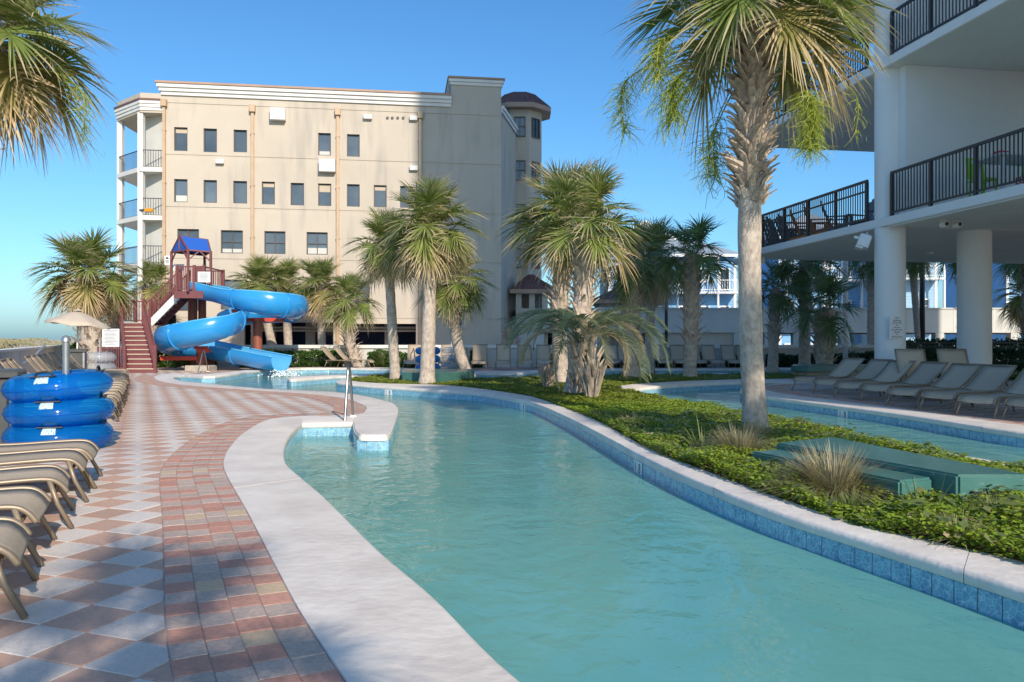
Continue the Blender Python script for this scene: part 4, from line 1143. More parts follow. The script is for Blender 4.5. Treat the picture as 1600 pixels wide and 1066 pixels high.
# ---- feathery pindo palm on the island
def pinnate(seed, m, Lr=1.7, e0=55, curl=125, n=46, ll=.42):
    rg = random.Random(seed); mb = MB(); mb.c = []; pts = [Vector((0,0,0))]; st = 16; dirs = []
    for k in range(st):
        a = R(e0-curl*(k/st)**1.15); d = Vector((cos(a),0,sin(a))); dirs.append(d); pts.append(pts[-1]+d*Lr/st)
    mb.tube(pts, [.02*(1-.85*k/st) for k in range(st+1)], 5, caps=False); mb.c += [(.3,.5,0,1)]*(5*(st+1))
    for i in range(n):
        f = .2+.8*(i+.5)/n; s = f*(st-.01); k = int(s); p = pts[k].lerp(pts[k+1], s-k); d = dirs[k]; nr = Vector((-d.z,0,d.x))
        for sg_ in (-1,1):
            v = (d*.75 + Vector((0,sg_*.75,0)) + nr*.5 + Vector((rg.uniform(-.1,.1),rg.uniform(-.1,.1),rg.uniform(-.1,.1)))).normalized()
            ln = ll*(1.1-.55*f)*rg.uniform(.85,1.1); rr = rg.random(); vs = []
            wv = d.cross(v).normalized()*.5+d*.5
            for t, ww in ((0,.5),(.35,1),(.7,.7),(1,.1)):
                q = p + v*ln*t + Vector((0,0,-.25*ln*t*t)); vs += [q-wv*.016*ww, q+wv*.016*ww]; mb.c += [(t*.8,rr,0,1)]*2
            mb.add(vs, [(0,1,3,2),(2,3,5,4),(4,5,7,6)])
    return mb.mesh('frond', m)
pinG = [pinnate(k, MT['pindo'], Lr=1.9+.2*k, e0=62-14*k, curl=120+5*k) for k in range(3)]
pinD = [pinnate(9+k, MT['pindodry'], Lr=2.0, e0=50-25*k, curl=150) for k in range(2)]
pb = G(928, 617); pnd = thing('pindo_palm', pb, 'feathery arching palm with grey green fronds in the middle of the island', 'palm tree')
heads = []
for (tx, ty, bx) in ((920, 522, 922), (905, 536, 900)):
    t0 = Vector((A(bx,612,pb.y).x, pb.y, -.1)); t1 = A(tx, ty, pb.y-.1); heads.append(t1)
    C = crom([t0, t0.lerp(t1,.5)+Vector((.06,0,0)), t1], 6)
    tr = MB().tube(C, [.11-.002*k for k in range(len(C))], 12).build('trunk', MT['trunk'], pnd, smooth=True)
    b_ = MB(); rg = random.Random(5)
    for k in range(46):
        f = rg.uniform(.15,1); p = curve_pt(C, f); a = k*2.4; q = p+Vector((cos(a)*.14, sin(a)*.14, -.05))
        b_.tube([q, q+Vector((cos(a)*.07,sin(a)*.07,.16)), q+Vector((cos(a)*.16,sin(a)*.16,.30))], [.035,.028,.012], 5)
    tag(b_.build('boots', MT['boot'], tr), kind='stuff')
rg = random.Random(17)
for hI, (hd, n_) in enumerate(zip(heads, (13, 12))):
    for k in range(n_):
        a = k*2.39996+hI*1.1; q = pinG[k % 3]
        inst('frond', q, pnd, hd, (rg.uniform(-.1,.1), rg.uniform(-.15,.15), a), rg.uniform(.85,1.1))
    for k, a in enumerate((.05, -.5, -1.7, .5) if hI == 0 else (3.3, -2.2, -1.2)):
        inst('frond', pinD[k % 2], pnd, hd-Vector((0,0,.1)), (0, 0, a), rg.uniform(.75,1.0))
# clumps of cut frond stubs at their feet
for cx, cy, n_, hh, nm in ((855, 606, 46, .55, 'pale clump of cut frond stubs left of the feathery palm'), (925, 622, 60, .7, 'large clump of cut frond stubs at the foot of the feathery palm')):
    c = G(cx, cy); mb = MB(); rg = random.Random(cx)
    for k in range(n_):
        a = rg.uniform(0,6.28); o = rg.uniform(.05,.5); ln = hh*rg.uniform(.55,1.2)
        b = c + Vector((cos(a)*.12*rg.random(), sin(a)*.12*rg.random(), 0)); e = b + Vector((cos(a)*o*ln, sin(a)*o*ln, ln))
        mb.tube([b, b.lerp(e,.5)+Vector((0,0,.05)), e], [.03,.024,.012], 5)
    tag(mb.build('stub_clump', MT['boot']), nm, 'plant')

# ---- ground cover on the island
def cover(name, label, poly, dens, size, hgt, m, seed, lim, cat='ground cover', upright=False):
    rs = np.random.RandomState(seed)
    P = np.array([(p[0],p[1]) for p in poly]); lo, hi = P.min(0), P.max(0)
    lo = np.maximum(lo, (lim[0],lim[2])); hi = np.minimum(hi, (lim[1],lim[3]))
    n = int((hi-lo).prod()*dens); X = lo[0]+rs.rand(n)*(hi-lo)[0]; Y = lo[1]+rs.rand(n)*(hi-lo)[1]
    k = inside_np(X, Y, poly) & (np.abs(X) < Y*.72+.3); X, Y = X[k], Y[k]; n = len(X)
    mound = .5+.5*np.sin(X*2.1+np.sin(Y*1.7)*1.5)*np.cos(Y*1.9+X*.7)
    mound = .55*mound+.45*(.5+.5*np.sin(X*6.3+Y*2.2)*np.sin(Y*5.1-X*1.7))
    Z = -.03 + hgt*(.25+.75*mound)*(.25+.75*rs.rand(n)**.6)
    a = rs.rand(n)*2*np.pi; s = size*(.6+.8*rs.rand(n))
    tilt = (rs.rand(n)-.3)*1.0 if not upright else 1.0+.5*rs.rand(n)
    d = np.stack([np.cos(a)*np.cos(tilt), np.sin(a)*np.cos(tilt), np.sin(tilt)], 1)*s[:,None]
    sd = np.stack([-np.sin(a), np.cos(a), (rs.rand(n)-.5)*.8], 1)*(s*(.34 if not upright else .1))[:,None]
    c = np.stack([X,Y,Z],1)
    V = np.stack([c-d*.5, c-d*.05+sd, c+d*.5-np.array([0,0,1])*s[:,None]*.12, c-d*.05-sd], 1).reshape(-1,3)
    me = bpy.data.meshes.new(name)
    me.vertices.add(4*n); me.vertices.foreach_set('co', V.astype(np.float32).ravel())
    me.loops.add(4*n); me.loops.foreach_set('vertex_index', np.arange(4*n, dtype=np.int32))
    me.polygons.add(n); me.polygons.foreach_set('loop_start', np.arange(0,4*n,4,dtype=np.int32)); me.polygons.foreach_set('loop_total', np.full(n,4,dtype=np.int32))
    me.materials.append(m); me.update(); me.validate()
    at = me.color_attributes.new('col','FLOAT_COLOR','POINT')
    g_ = np.clip(rs.rand(n)*.6+.4*mound*rs.rand(n)+(rs.rand(n)<.05)*.6, 0, 1.4)
    cc = np.zeros((n,4,4),np.float32); cc[:,:,0] = rs.rand(n)[:,None]; cc[:,:,1] = g_[:,None]; cc[:,:,3] = 1
    at.data.foreach_set('color', cc.ravel())
    o = bpy.data.objects.new(name, me); COL.objects.link(o)
    return tag(o, label, cat, kind='stuff')
isl_in = [p for p in inset(I1o, I1i, .07)] + V2([(9,-3)]) + inset(I2o, I2i, .06) + V2([(22,25.8),(22,27.2)]) + inset(I3o, I3i, .05)
cover('ground_cover', 'leafy green ground cover along the near part of the island', isl_in, 5200, .038, .25, MT['cover'], 1, (-9,9,2.2,9.5))
cover('ground_cover', 'leafy green ground cover on the middle part of the island', isl_in, 2600, .045, .22, MT['cover'], 2, (-9,9,9.5,15))
cover('lawn', 'short yellow green planting on the far part of the island', isl_in, 1200, .07, .15, MT['coverdk'], 3, (-9,20,15,30), 'lawn')
cover('broad_leaf_scatter', 'sparse larger leaves and weeds among the ground cover', isl_in, 130, .085, .30, MT['strap'], 8, (-9,9,2.2,13))
cover('dry_leaf_scatter', 'fallen dry leaves caught in the ground cover', isl_in, 110, .05, .24, MT['fandead'], 9, (-9,9,2.2,13))
cover('leaf_sprig', 'loose sprigs trailing over the near island coping', inset(I1o, I1i, .16)+inset(I1o, I1i, .0)[::-1], 150, .05, .06, MT['cover'], 4, (-1,5,2,12))

def tuft(label, c, n, ln, lean, m, seed, wd=.004, name='grass_tuft', cat='grass'):
    rg = random.Random(seed); mb = MB(); mb.c = []
    for k in range(n):
        a = rg.uniform(0,6.283); o = lean*rg.uniform(.2,1.3); L_ = ln*rg.uniform(.55,1.15); rr = rg.random()
        b = Vector(c)+Vector((cos(a),sin(a),0))*rg.random()*.12*ln/.4; d = Vector((cos(a)*o, sin(a)*o, 1)).normalized(); sd_ = Vector((-sin(a),cos(a),0))*wd
        vs = []
        for j in range(5):
            t = j/4; q = b + d*L_*t + Vector((cos(a),sin(a),-1.1))*L_*.42*o*t*t; wv = (1,1,.8,.55,.1)[j]
            vs += [q-sd_*wv, q+sd_*wv]; mb.c += [(t,rr,0,1)]*2
        mb.add(vs, [(2*j,2*j+1,2*j+3,2*j+2) for j in range(4)])
    o_ = mb.build(name, m); return tag(o_, label, cat)
tuft('dry straw coloured grass tuft in front of the teal platform', G(1305,778), 1300, .5, .95, MT['drygrass'], 1)
tuft('second dry grass tuft left of the teal platform', G(1270,760), 420, .36, .9, MT['drygrass'], 6)
tuft('green grey grass tuft at the foot of the front palm', G(1155,716), 1100, .42, .9, MT['drygrass'], 2)
tuft('dry grass skirt around the base of the front palm', G(1178,690), 700, .3, .6, MT['drygrass'], 3)
tuft('strappy lily plant in the ground cover left of the front palm', G(1098,708), 26, .42, .6, MT['strap'], 4, .011, 'lily_plant', 'plant')
tuft('small strappy plant farther along the island', G(1060,680), 14, .34, .5, MT['strap'], 5, .009, 'lily_plant', 'plant')
tuft('wispy grass beside the big end of the teal platform', G(1560,825), 420, .30, .9, MT['strap'], 7, .003)
tuft('grass clump left of the strappy lily', G(1040,712), 160, .24, .8, MT['strap'], 21, .003)
tuft('grass clump at the coping edge in the near ground cover', G(1330,800), 200, .22, .9, MT['strap'], 22, .003)
tuft('grass clump near the right edge of the frame', G(1500,850), 240, .24, .9, MT['drygrass'], 23, .003)
tuft('low grass clump beside the feathery palm', G(985,672), 200, .28, .8, MT['drygrass'], 24, .004)
tuft('thin tall weed beside the low teal step', G(1442,812), 10, .42, .35, MT['strap'], 8, .005)
tuft('white edged spider grass below the back hedge', A(597,568,36.4), 160, .8, .8, MT['strap'], 9, .02)
tuft('second spider grass clump below the back hedge', A(650,568,36.2), 120, .7, .8, MT['strap'], 10, .02)
tuft('strappy planting under the slide near the red pillar', A(283,572,35), 160, .9, .7, MT['strap'], 12, .02)

# ---- hedges and shrubs of many small leaves
ORD = ['first','second','third','fourth','fifth','sixth','seventh','eighth','ninth','tenth','eleventh','twelfth','thirteenth','fourteenth','fifteenth']
def bush(name, label, c, rx, ry, rz, n, m, seed, ls=.09, group=None, cat='shrub', square=2.0):
    rs = np.random.RandomState(seed); t = thing(name, c, label, cat, group)
    u = rs.randn(n,3); u /= np.linalg.norm(u,axis=1)[:,None]
    u = np.sign(u)*np.abs(u)**(2/square); u /= np.abs(u).max(1)[:,None]*.35+np.linalg.norm(u,axis=1)[:,None]*.65
    r = (.62+.38*rs.rand(n)**.5)*(1+.14*np.sin(u[:,0]*7+seed)*np.cos(u[:,1]*6)+.10*np.sin(u[:,2]*9+u[:,0]*5))
    Pn = u*r[:,None]*np.array([rx,ry,rz]) + np.array([0,0,rz*.95])
    Pn[:,2] = np.maximum(Pn[:,2], .02)
    a = rs.randn(n,3); a /= np.linalg.norm(a,axis=1)[:,None]; b = np.cross(a, rs.randn(n,3)); b /= np.linalg.norm(b,axis=1)[:,None]
    s = ls*(.6+.8*rs.rand(n))[:,None]
    Vv = np.stack([Pn-a*s*.5, Pn+b*s*.3, Pn+a*s*.5, Pn-b*s*.3],1).reshape(-1,3)
    mb = MB(); mb.v = [tuple(p) for p in (Vv+np.array(c))]; mb.f = [(4*k,4*k+1,4*k+2,4*k+3) for k in range(n)]
    g_ = rs.rand(n); mb.c = np.repeat(np.stack([rs.rand(n),g_,g_*0,g_*0+1],1),4,axis=0)
    mb.build('foliage', m, t)
    st = MB(); rg = random.Random(seed)
    for k in range(5):
        a_ = k*1.26; st.tube([Vector(c)+Vector((cos(a_)*.05,sin(a_)*.05,-.05)), Vector(c)+Vector((cos(a_)*rx*.4,sin(a_)*ry*.4,rz*.9))], [.025,.01], 5)
    st.build('stem', MT['trunk'], t)
    return t
k = 0
for px, wd, hh in ((262,22,.55),(395,24,.38),(428,26,.42),(462,26,.42),(492,22,.42),(522,14,.42),(596,20,.42),(630,18,.36),(658,12,.42),(712,10,.5),(745,10,.45),(248,14,.6),(316,18,.3)):
    c = Vector((HX(px,36.7), 36.7, -.03))
    bush('hedge_shrub', None, c, wd*36.7/F*1.05, .55, hh, 2600, MT['hleaf'], 200+k, .11, 'clipped hedge below the garden wall', square=3.2); k += 1
hs = [o for o in bpy.data.objects if o.name.startswith('hedge_shrub')]
for o, l in zip(hs, ('rounded shrub right of the slide stairs','hedge shrub right of the tall rust slide post','hedge shrub behind the slide exit','broad hedge shrub right of the slide exit','hedge shrub left of the two angled loungers','small hedge shrub behind the two angled loungers','hedge shrub right of the small leaning palm','hedge shrub left of the island palms','small hedge shrub between the two island palm trunks','narrow shrub right of the clear tubes','narrow shrub left of the sunlit loungers','narrow dark shrub beside the slide stairs','low shrub under the lower turn of the slide')): o['label'] = l
k = 0
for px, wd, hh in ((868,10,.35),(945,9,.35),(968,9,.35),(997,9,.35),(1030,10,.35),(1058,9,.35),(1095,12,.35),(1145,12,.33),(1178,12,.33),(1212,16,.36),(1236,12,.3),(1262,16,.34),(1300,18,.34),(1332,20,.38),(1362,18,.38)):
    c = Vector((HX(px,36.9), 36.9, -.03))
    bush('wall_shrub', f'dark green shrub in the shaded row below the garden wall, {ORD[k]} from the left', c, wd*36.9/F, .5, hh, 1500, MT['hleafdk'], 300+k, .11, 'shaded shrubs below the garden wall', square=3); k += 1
k = 0
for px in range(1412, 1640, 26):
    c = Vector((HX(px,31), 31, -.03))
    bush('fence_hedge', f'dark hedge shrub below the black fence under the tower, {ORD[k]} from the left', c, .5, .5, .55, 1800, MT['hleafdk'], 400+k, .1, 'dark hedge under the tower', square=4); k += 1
k = 0
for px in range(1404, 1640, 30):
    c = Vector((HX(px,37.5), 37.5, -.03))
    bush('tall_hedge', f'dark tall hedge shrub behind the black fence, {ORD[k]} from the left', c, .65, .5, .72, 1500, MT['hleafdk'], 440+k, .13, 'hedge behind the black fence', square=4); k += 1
bush('beach_bush', 'bright green bush beside the umbrella pole', Vector((HX(128,35),35,.0)), .75, .7, .62, 2600, MT['hleaf'], 500, .12)

# ================================================================== OBJECTS
# ---- water slide: open flume on posts
ys = 33.0
SL = [(303,466,33.6,0),(335,472,33.4,0),(365,481,32.9,8),(395,488,32.5,22),(428,494,32.6,30),(452,497,33.3,30),(460,500,34.3,30),(446,503,35.2,30),(412,505,35.6,25),(380,508,35.3,10),(364,511,34.5,-8),(362,515,33.5,-20),(360,521,32.4,-28),(342,531,31.5,-30),(308,540,31.2,-30),(276,547,31.6,-30),(263,552,32.5,-30),(272,555,33.4,-30),(296,558,33.8,-20),(332,562,33.7,-8),(372,569,33.2,0),(412,577,32.6,0),(438,582,32.2,0)]
P3 = [A(x,y,Y) for x,y,Y,b in SL]; SC_ = crom(P3, 6); BK = crom([(b,0,0) for *_,b in SL], 6)
sl = thing('water_slide', (P3[0].x, P3[0].y, 0), 'twisting bright blue open water slide ending in the pool', 'water slide')
RAD = .6
def sect(i, r, a0=-98, a1=98, m=16, lift=.58):
    t = (SC_[min(i+1,len(SC_)-1)]-SC_[max(i-1,0)]).normalized(); sd = Vector((t.y,-t.x,0)).normalized(); up = sd.cross(t).normalized()
    b = R(BK[i].x); s2 = sd*cos(b)+up*sin(b)*1; u2 = up*cos(b)-sd*sin(b)
    c = SC_[i] + up*lift
    return [c + s2*(r*sin(R(a0+(a1-a0)*k/m))) - u2*(r*cos(R(a0+(a1-a0)*k/m))) for k in range(m+1)], t, c
def shell(i0, i1, r, m=16):
    mb = MB(); vs = []
    for i in range(i0, i1+1): vs += sect(i, r)[0]
    n = m+1
    return mb.add(vs, [(a*n+k, a*n+k+1, (a+1)*n+k+1, (a+1)*n+k) for a in range(i1-i0) for k in range(m)])
N_ = len(SC_)-1
cuts = [0,14,26,40,56,72,88,104,120,N_]
for a, b in zip(cuts, cuts[1:]):
    o = shell(a, b, RAD).build('flume_section', MT['slide'], sl, smooth=True)
    shell(a, b, RAD-.022).build('flume_lining', MT['slidein'], o, smooth=True)
    for k in (0, 16):
        MB().tube([sect(i, RAD-.011)[0][k] for i in range(a, b+1)], .032, 6).build('rim', MT['slidein'], o, smooth=True)
    if a:
        fl = MB(); p0 = sect(a, RAD-.01)[0]; p1 = sect(a, RAD+.055)[0]; t = sect(a, RAD)[1]*.02
        fl.add(p0+p1+[p+t for p in p0]+[p+t for p in p1], [(k,k+1,18+k,17+k) for k in range(16)]+[(34+k,51+k,52+k,35+k) for k in range(16)]+[(17+k,18+k,52+k,51+k) for k in range(16)])
        fl.build('flange', MT['slide'], o)
# splash at the exit
spm = mat('splash_foam', (.8,.85,.86), .5, bump=.5, bs=20)
e = SC_[-1]; mb = MB(); rg = random.Random(2)
vs = []; fs = []
for k in range(240):
    p = e + Vector((rg.gauss(.25,.28), rg.gauss(-.35,.3), 0)); p.z = WATER_Z + abs(rg.gauss(0,.09)); s = rg.uniform(.015,.05)
    mb.add([p+Vector((s,0,0)),p+Vector((-s,0,0)),p+Vector((0,s,0)),p+Vector((0,-s,0)),p+Vector((0,0,s)),p+Vector((0,0,-s))], [(0,2,4),(2,1,4),(1,3,4),(3,0,4),(2,0,5),(1,2,5),(3,1,5),(0,3,5)])
tag(mb.build('splash', spm), 'white splash of water at the slide exit', 'splash', kind='stuff')
# slide posts
def post(name, px, Y, ztop, r, zb=-.03, foot=False, m='rust'):
    x = HX(px, Y); MB().lathe([(r,zb),(r,ztop)], 18, (x,Y,0)).build(name, MT[m], sl, auto=40)
    MB().lathe([(r*1.5,ztop-.12),(r*1.5,ztop)], 18, (x,Y,0)).build('post_collar', MT['redp'], sl, auto=40)
    if foot: MB().bbox(x-.5, x+.5, Y-.45, Y+.45, -.03, .22, .03).build('footing', MT['stone'], sl)
post('post', 402.5, 33.9, A(402,497,33.9).z, .19); post('post', 314, 32.6, A(314,541,32.6).z, .19, foot=True)
post('post', 301, 35.2, A(301,458,35.2).z, .2); post('post', 316, 35.4, A(316,460,35.4).z, .17); post('post', 328, 35.6, A(328,502,35.6).z, .2)
for px, py, Y, wd in ((318,548,32.3,.5),(280,560,32.4,1.5),(415,470+30,34.2,1.6),(372,486,33.2,.5)):
    p = A(px, py, Y); MB().box(p.x-wd/2, p.x+wd/2, p.y-.09, p.y+.09, p.z-.08, p.z+.08).build('support_arm', MT['redp'], sl)
# ---- stair tower
tw2 = thing('slide_tower', G(218,583), 'maroon stair tower with railings and blue canvas canopy beside the slide', 'tower')
Yf, Yl = 30.2, 33.1; xl, xr = HX(197.5,Yf), HX(240,Yf); zl = A(205,504,Yl).z
nst = 11
for k in range(nst):
    y = Yf+(Yl-Yf)*k/nst; z = zl*(k+1)/nst; f = k/nst
    a = xl+(HX(191,Yl)-xl)*f; b = xr+(HX(221,Yl)-xr)*f
    MB().bbox(a, b, y, y+(Yl-Yf)/nst+.04, z-.05, z, .008).build('tread', MT['tread'], tw2)
    MB().box(a+.02, b-.02, y+.02, y+.04, z-zl/nst, z-.051).build('riser', MT['maroon'], tw2)
    MB().box(a+.01, b-.01, y-.012, y-.001, z-.045, z-.005).build('nosing', MT['umb'], tw2)
la, lb = HX(189,Yl), HX(222,Yl)
MB().box(la, lb+.25, Yl+.05, Yl+1.35, zl-.1, zl).build('landing', MT['maroon'], tw2)
for x0, x1 in ((xl-.05, la), (xr+.05, lb)):
    MB().bar((x0,Yf,.12),(x1,Yl,zl), .07, .3).build('stringer', MT['maroon'], tw2)
def trail(a, b, nb, h=.95, wd=.05, posts=True):
    a, b = Vector(a), Vector(b); up = Vector((0,0,h)); r = MB().bar(a+up, b+up, wd); r.bar(a+Vector((0,0,.1)), b+Vector((0,0,.1)), wd*.8)
    o = r.build('stair_railing', MT['maroon'], tw2)
    if posts:
        for p in (a, b):
            n_ = .046+random.random()*.008; MB().box(p.x-n_,p.x+n_,p.y-n_,p.y+n_,p.z-.05-n_*.2,p.z+h+.05+n_*.2).build('newel', MT['maroon'], o)
    for k in range(1, nb):
        p = a.lerp(b, k/nb); MB().box(p.x-.014,p.x+.014,p.y-.014,p.y+.014,p.z+.1,p.z+h).build('baluster', MT['maroon'], o)
trail((xl-.06,Yf,.05),(la,Yl,zl), 16); trail((xr+.06,Yf,.05),(lb+.05,Yl,zl), 16)
trail((la,Yl+1.3,zl),(lb,Yl+1.3,zl), 6); trail((la,Yl+.05,zl),(la,Yl+1.3,zl), 6)
pz = A(290,458,34).z; pa, pbx = HX(268,34), HX(333,34)
up0 = Vector((lb+.25, 33.3, zl)); up1 = Vector((HX(286,33.6), 33.3, pz))
trail(up0, up1, 16); trail(up0+Vector((0,1.0,0)), up1+Vector((0,1.0,0)), 16)
for k in range(8):
    p = up0.lerp(up1, (k+.5)/8); MB().box(p.x-.14,p.x+.14,p.y+.03,p.y+.97,p.z+.0,p.z+.045).build('tread', MT['tread'], tw2)
for dy in (0,1): MB().bar(up0+Vector((0,dy,-.05)), up1+Vector((0,dy,-.05)), .06, .28).build('stringer', MT['trim'] if not dy else MT['maroon'], tw2)
MB().box(up1.x-.1, pbx, 32.95, 35.3, pz-.2, pz).build('platform', MT['maroon'], tw2)
MB().box(up1.x-.1, pbx, 32.9, 32.945, pz-.28, pz+.02).build('platform_fascia', MT['maroon'], tw2)
for a, b in (((up1.x,32.98,pz),(HX(304,33),32.98,pz)),((HX(304,33),32.98,pz),(pbx,32.98,pz)),((pbx,32.98,pz),(pbx,35.2,pz)),((up1.x,35.2,pz),(pbx,35.2,pz))): trail(a, b, 10, 1.05)
# canopy
zc, zr = A(300,392,33.5).z, A(300,369,33.5).z
x0, x1, y0, y1 = HX(263,33.5), HX(333.5,33.5), 32.9, 35.1; xm = HX(283,33.5)
# ridge runs left-near to right-far; gable end faces the stairs
cps = [Vector((x0,y0+.9,zc)), Vector((x0+1.15,y0-.15,zc-.02)), Vector((x1,y0+.3,zc-.05)), Vector((x1-1.0,y1,zc))]
for p in cps: MB().box(p.x-.045,p.x+.045,p.y-.045,p.y+.045,pz,p.z).build('canopy_post', MT['maroon'], tw2)
g0 = (cps[0]+cps[1])/2; g0.z = zr; g1 = (cps[2]+cps[3])/2; g1.z = zr-.05
cv = MB(); cv.add([cps[1],cps[2],g1,g0,cps[0],cps[3]], [(0,1,2,3),(3,2,5,4),(4,0,3),(1,5,2)])
cvo = cv.build('canopy', MT['canvas'], tw2)
m_ = cvo.modifiers.new('thick','SOLIDIFY'); m_.thickness = .015
fr = MB()
for a, b in ((cps[0],cps[1]),(cps[1],cps[2]),(cps[2],cps[3]),(cps[3],cps[0]),(cps[0],g0),(cps[1],g0),(cps[2],g1),(cps[3],g1),(g0,g1),((cps[0]+cps[1])/2,g0)): fr.bar(a-Vector((0,0,.03)), b-Vector((0,0,.03)), .06)
for p, q in ((cps[0],cps[1]),(cps[1],cps[0]),(cps[1],cps[2]),(cps[2],cps[1])):
    d = (q-p).normalized(); fr.bar(p+Vector((0,0,-.45)), p+d*.45-Vector((0,0,.02)), .05)
fr.build('canopy_frame', MT['maroon'], tw2)
sp_ = A(319,433,32.85); so = MB().box(sp_.x-.26,sp_.x+.26,sp_.y-.02,sp_.y,sp_.z-.22,sp_.z+.22).build('notice_board', MT['white'], tw2)
mb = MB()
for k in range(7): mb.box(sp_.x-.2+.02*(k%3),sp_.x+.18-.03*(k%2),sp_.y-.026,sp_.y-.022,sp_.z+.16-.05*k,sp_.z+.175-.05*k)
mb.build('print_line', MT['greywood'], so)
sp_ = A(261.5,407,32.6); so = MB().box(sp_.x-.11,sp_.x+.11,sp_.y-.02,sp_.y,sp_.z-.19,sp_.z+.19).build('warning_sign', MT['white'], tw2)
mb = MB().box(sp_.x-.06,sp_.x+.07,sp_.y-.027,sp_.y-.022,sp_.z+.06,sp_.z+.1); mb.box(sp_.x-.04,sp_.x+.03,sp_.y-.027,sp_.y-.022,sp_.z+.1,sp_.z+.14)
for k in range(3): mb.box(sp_.x-.07,sp_.x+.07,sp_.y-.027,sp_.y-.022,sp_.z-.12+.05*k,sp_.z-.1+.05*k)
mb.build('print_line', MT['black'], so)
sp_ = A(277,418,34.2); MB().box(sp_.x-.3,sp_.x+.3,sp_.y-.02,sp_.y,sp_.z-.14,sp_.z+.14).build('white_board', MT['white'], tw2)
# ---- rules board and gate fence left of the stairs
rb = thing('rules_board', A(173,580,31.5)*1, 'large white rules board on posts left of the maroon stairs', 'sign')
c = A(173,528,31.5); MB().box(c.x-.34,c.x+.34,31.5,31.53,c.z-.36,c.z+.36).build('board', MT['white'], rb)
mb = MB()
for k in range(11): mb.box(c.x-.28+.03*(k%3),c.x+.28-.05*((k*7)%4),31.492,31.498,c.z+.29-.055*k,c.z+.305-.055*k)
mb.build('print_line', MT['greywood'], rb)
for s in (-.3,.3): MB().box(c.x+s-.03,c.x+s+.03,31.54,31.6,-.03,c.z+.3).build('post', MT['maroon'], rb)
gf = thing('gate_fence', A(176,580,31.0)*1, 'short maroon picket fence left of the stair foot', 'fence')
xa, xb = HX(156,31), HX(193,31)
for z in (.12,.92): MB().box(xa,xb,30.98,31.03,z,z+.05).build('fence_rail', MT['maroon'], gf)
for k in range(11):
    x = xa+(xb-xa)*k/10; MB().box(x-.014,x+.014,30.985,31.025,.171,.919).build('picket', MT['maroon'], gf)
MB().box(xb,xb+.1,30.95,31.05,-.03,1.0).build('post', MT['umb'], gf); MB().box(xa-.08,xa,30.95,31.05,-.03,1.0).build('post', MT['maroon'], gf)
# ---- lamp post behind the tower
lpX = HX(219,38.5); lpz = A(219,331,38.5).z
lamp = thing('lamp_post', (lpX,38.5,0), 'tall pale lamp post with amber tipped head above the slide tower', 'lamp post')
MB().tube([(lpX,38.5,-.1),(lpX,38.5,lpz)], [.16,.11], 10).build('pole', MT['trim'], lamp, smooth=True)
MB().bar((lpX,38.5,lpz+.06),(lpX+.32,38.4,lpz+.06), .14, .1).build('arm', MT['bin'], lamp)
MB().bbox(lpX+.28,lpX+.68,38.25,38.55,lpz-.02,lpz+.14,.05).build('lamp_head', MT['amber'], lamp)

# ---- handrails
def handrail(label, a, b, h, top_bias=.35):
    t = thing('handrail', a, label, 'handrail', 'stainless pool handrails')
    a, b = Vector(a), Vector(b)
    pa_ = b.lerp(a, top_bias); 
    pts = crom([b+Vector((0,0,-.1)), b+Vector((0,0,.05)), b.lerp(pa_,.75)+Vector((0,0,h*.85)), b.lerp(pa_,.97)+Vector((0,0,h)), pa_.lerp(a,.12)+Vector((0,0,h*.99)), pa_.lerp(a,.35)+Vector((0,0,h*.82)), a+Vector((0,0,.05)), a], 7)
    MB().tube(pts, .022, 10).build('rail', MT['steel'], t, smooth=True)
    MB().lathe([(.06,0),(.06,.02),(.04,.035)], 14, (a.x,a.y,.006)).build('escutcheon', MT['trim'], t)
    return t
handrail('stainless handrail at the near pool steps', G(551.5,652.5), G(537,694,-.35), 1.02, .5)
handrail('stainless handrail at the steps of the slide pool', G(325,581.5), G(307,595.5,-.3), .95, .6)
handrail('stainless handrail across the slide pool left of the island palms', G(650,577.5), G(640,581,-.2), .95, .6)
# pool steps in the notch
st = thing('pool_steps', G(512,662,-.3), kind='structure')
for k in range(3):
    c = G(472,662); d = G(551,661); MB().box(c.x, d.x, c.y-.35*(k+1), c.y+.02-.35*k, -1.05, -.28-.2*k).build('step', MT['plaster'], st)

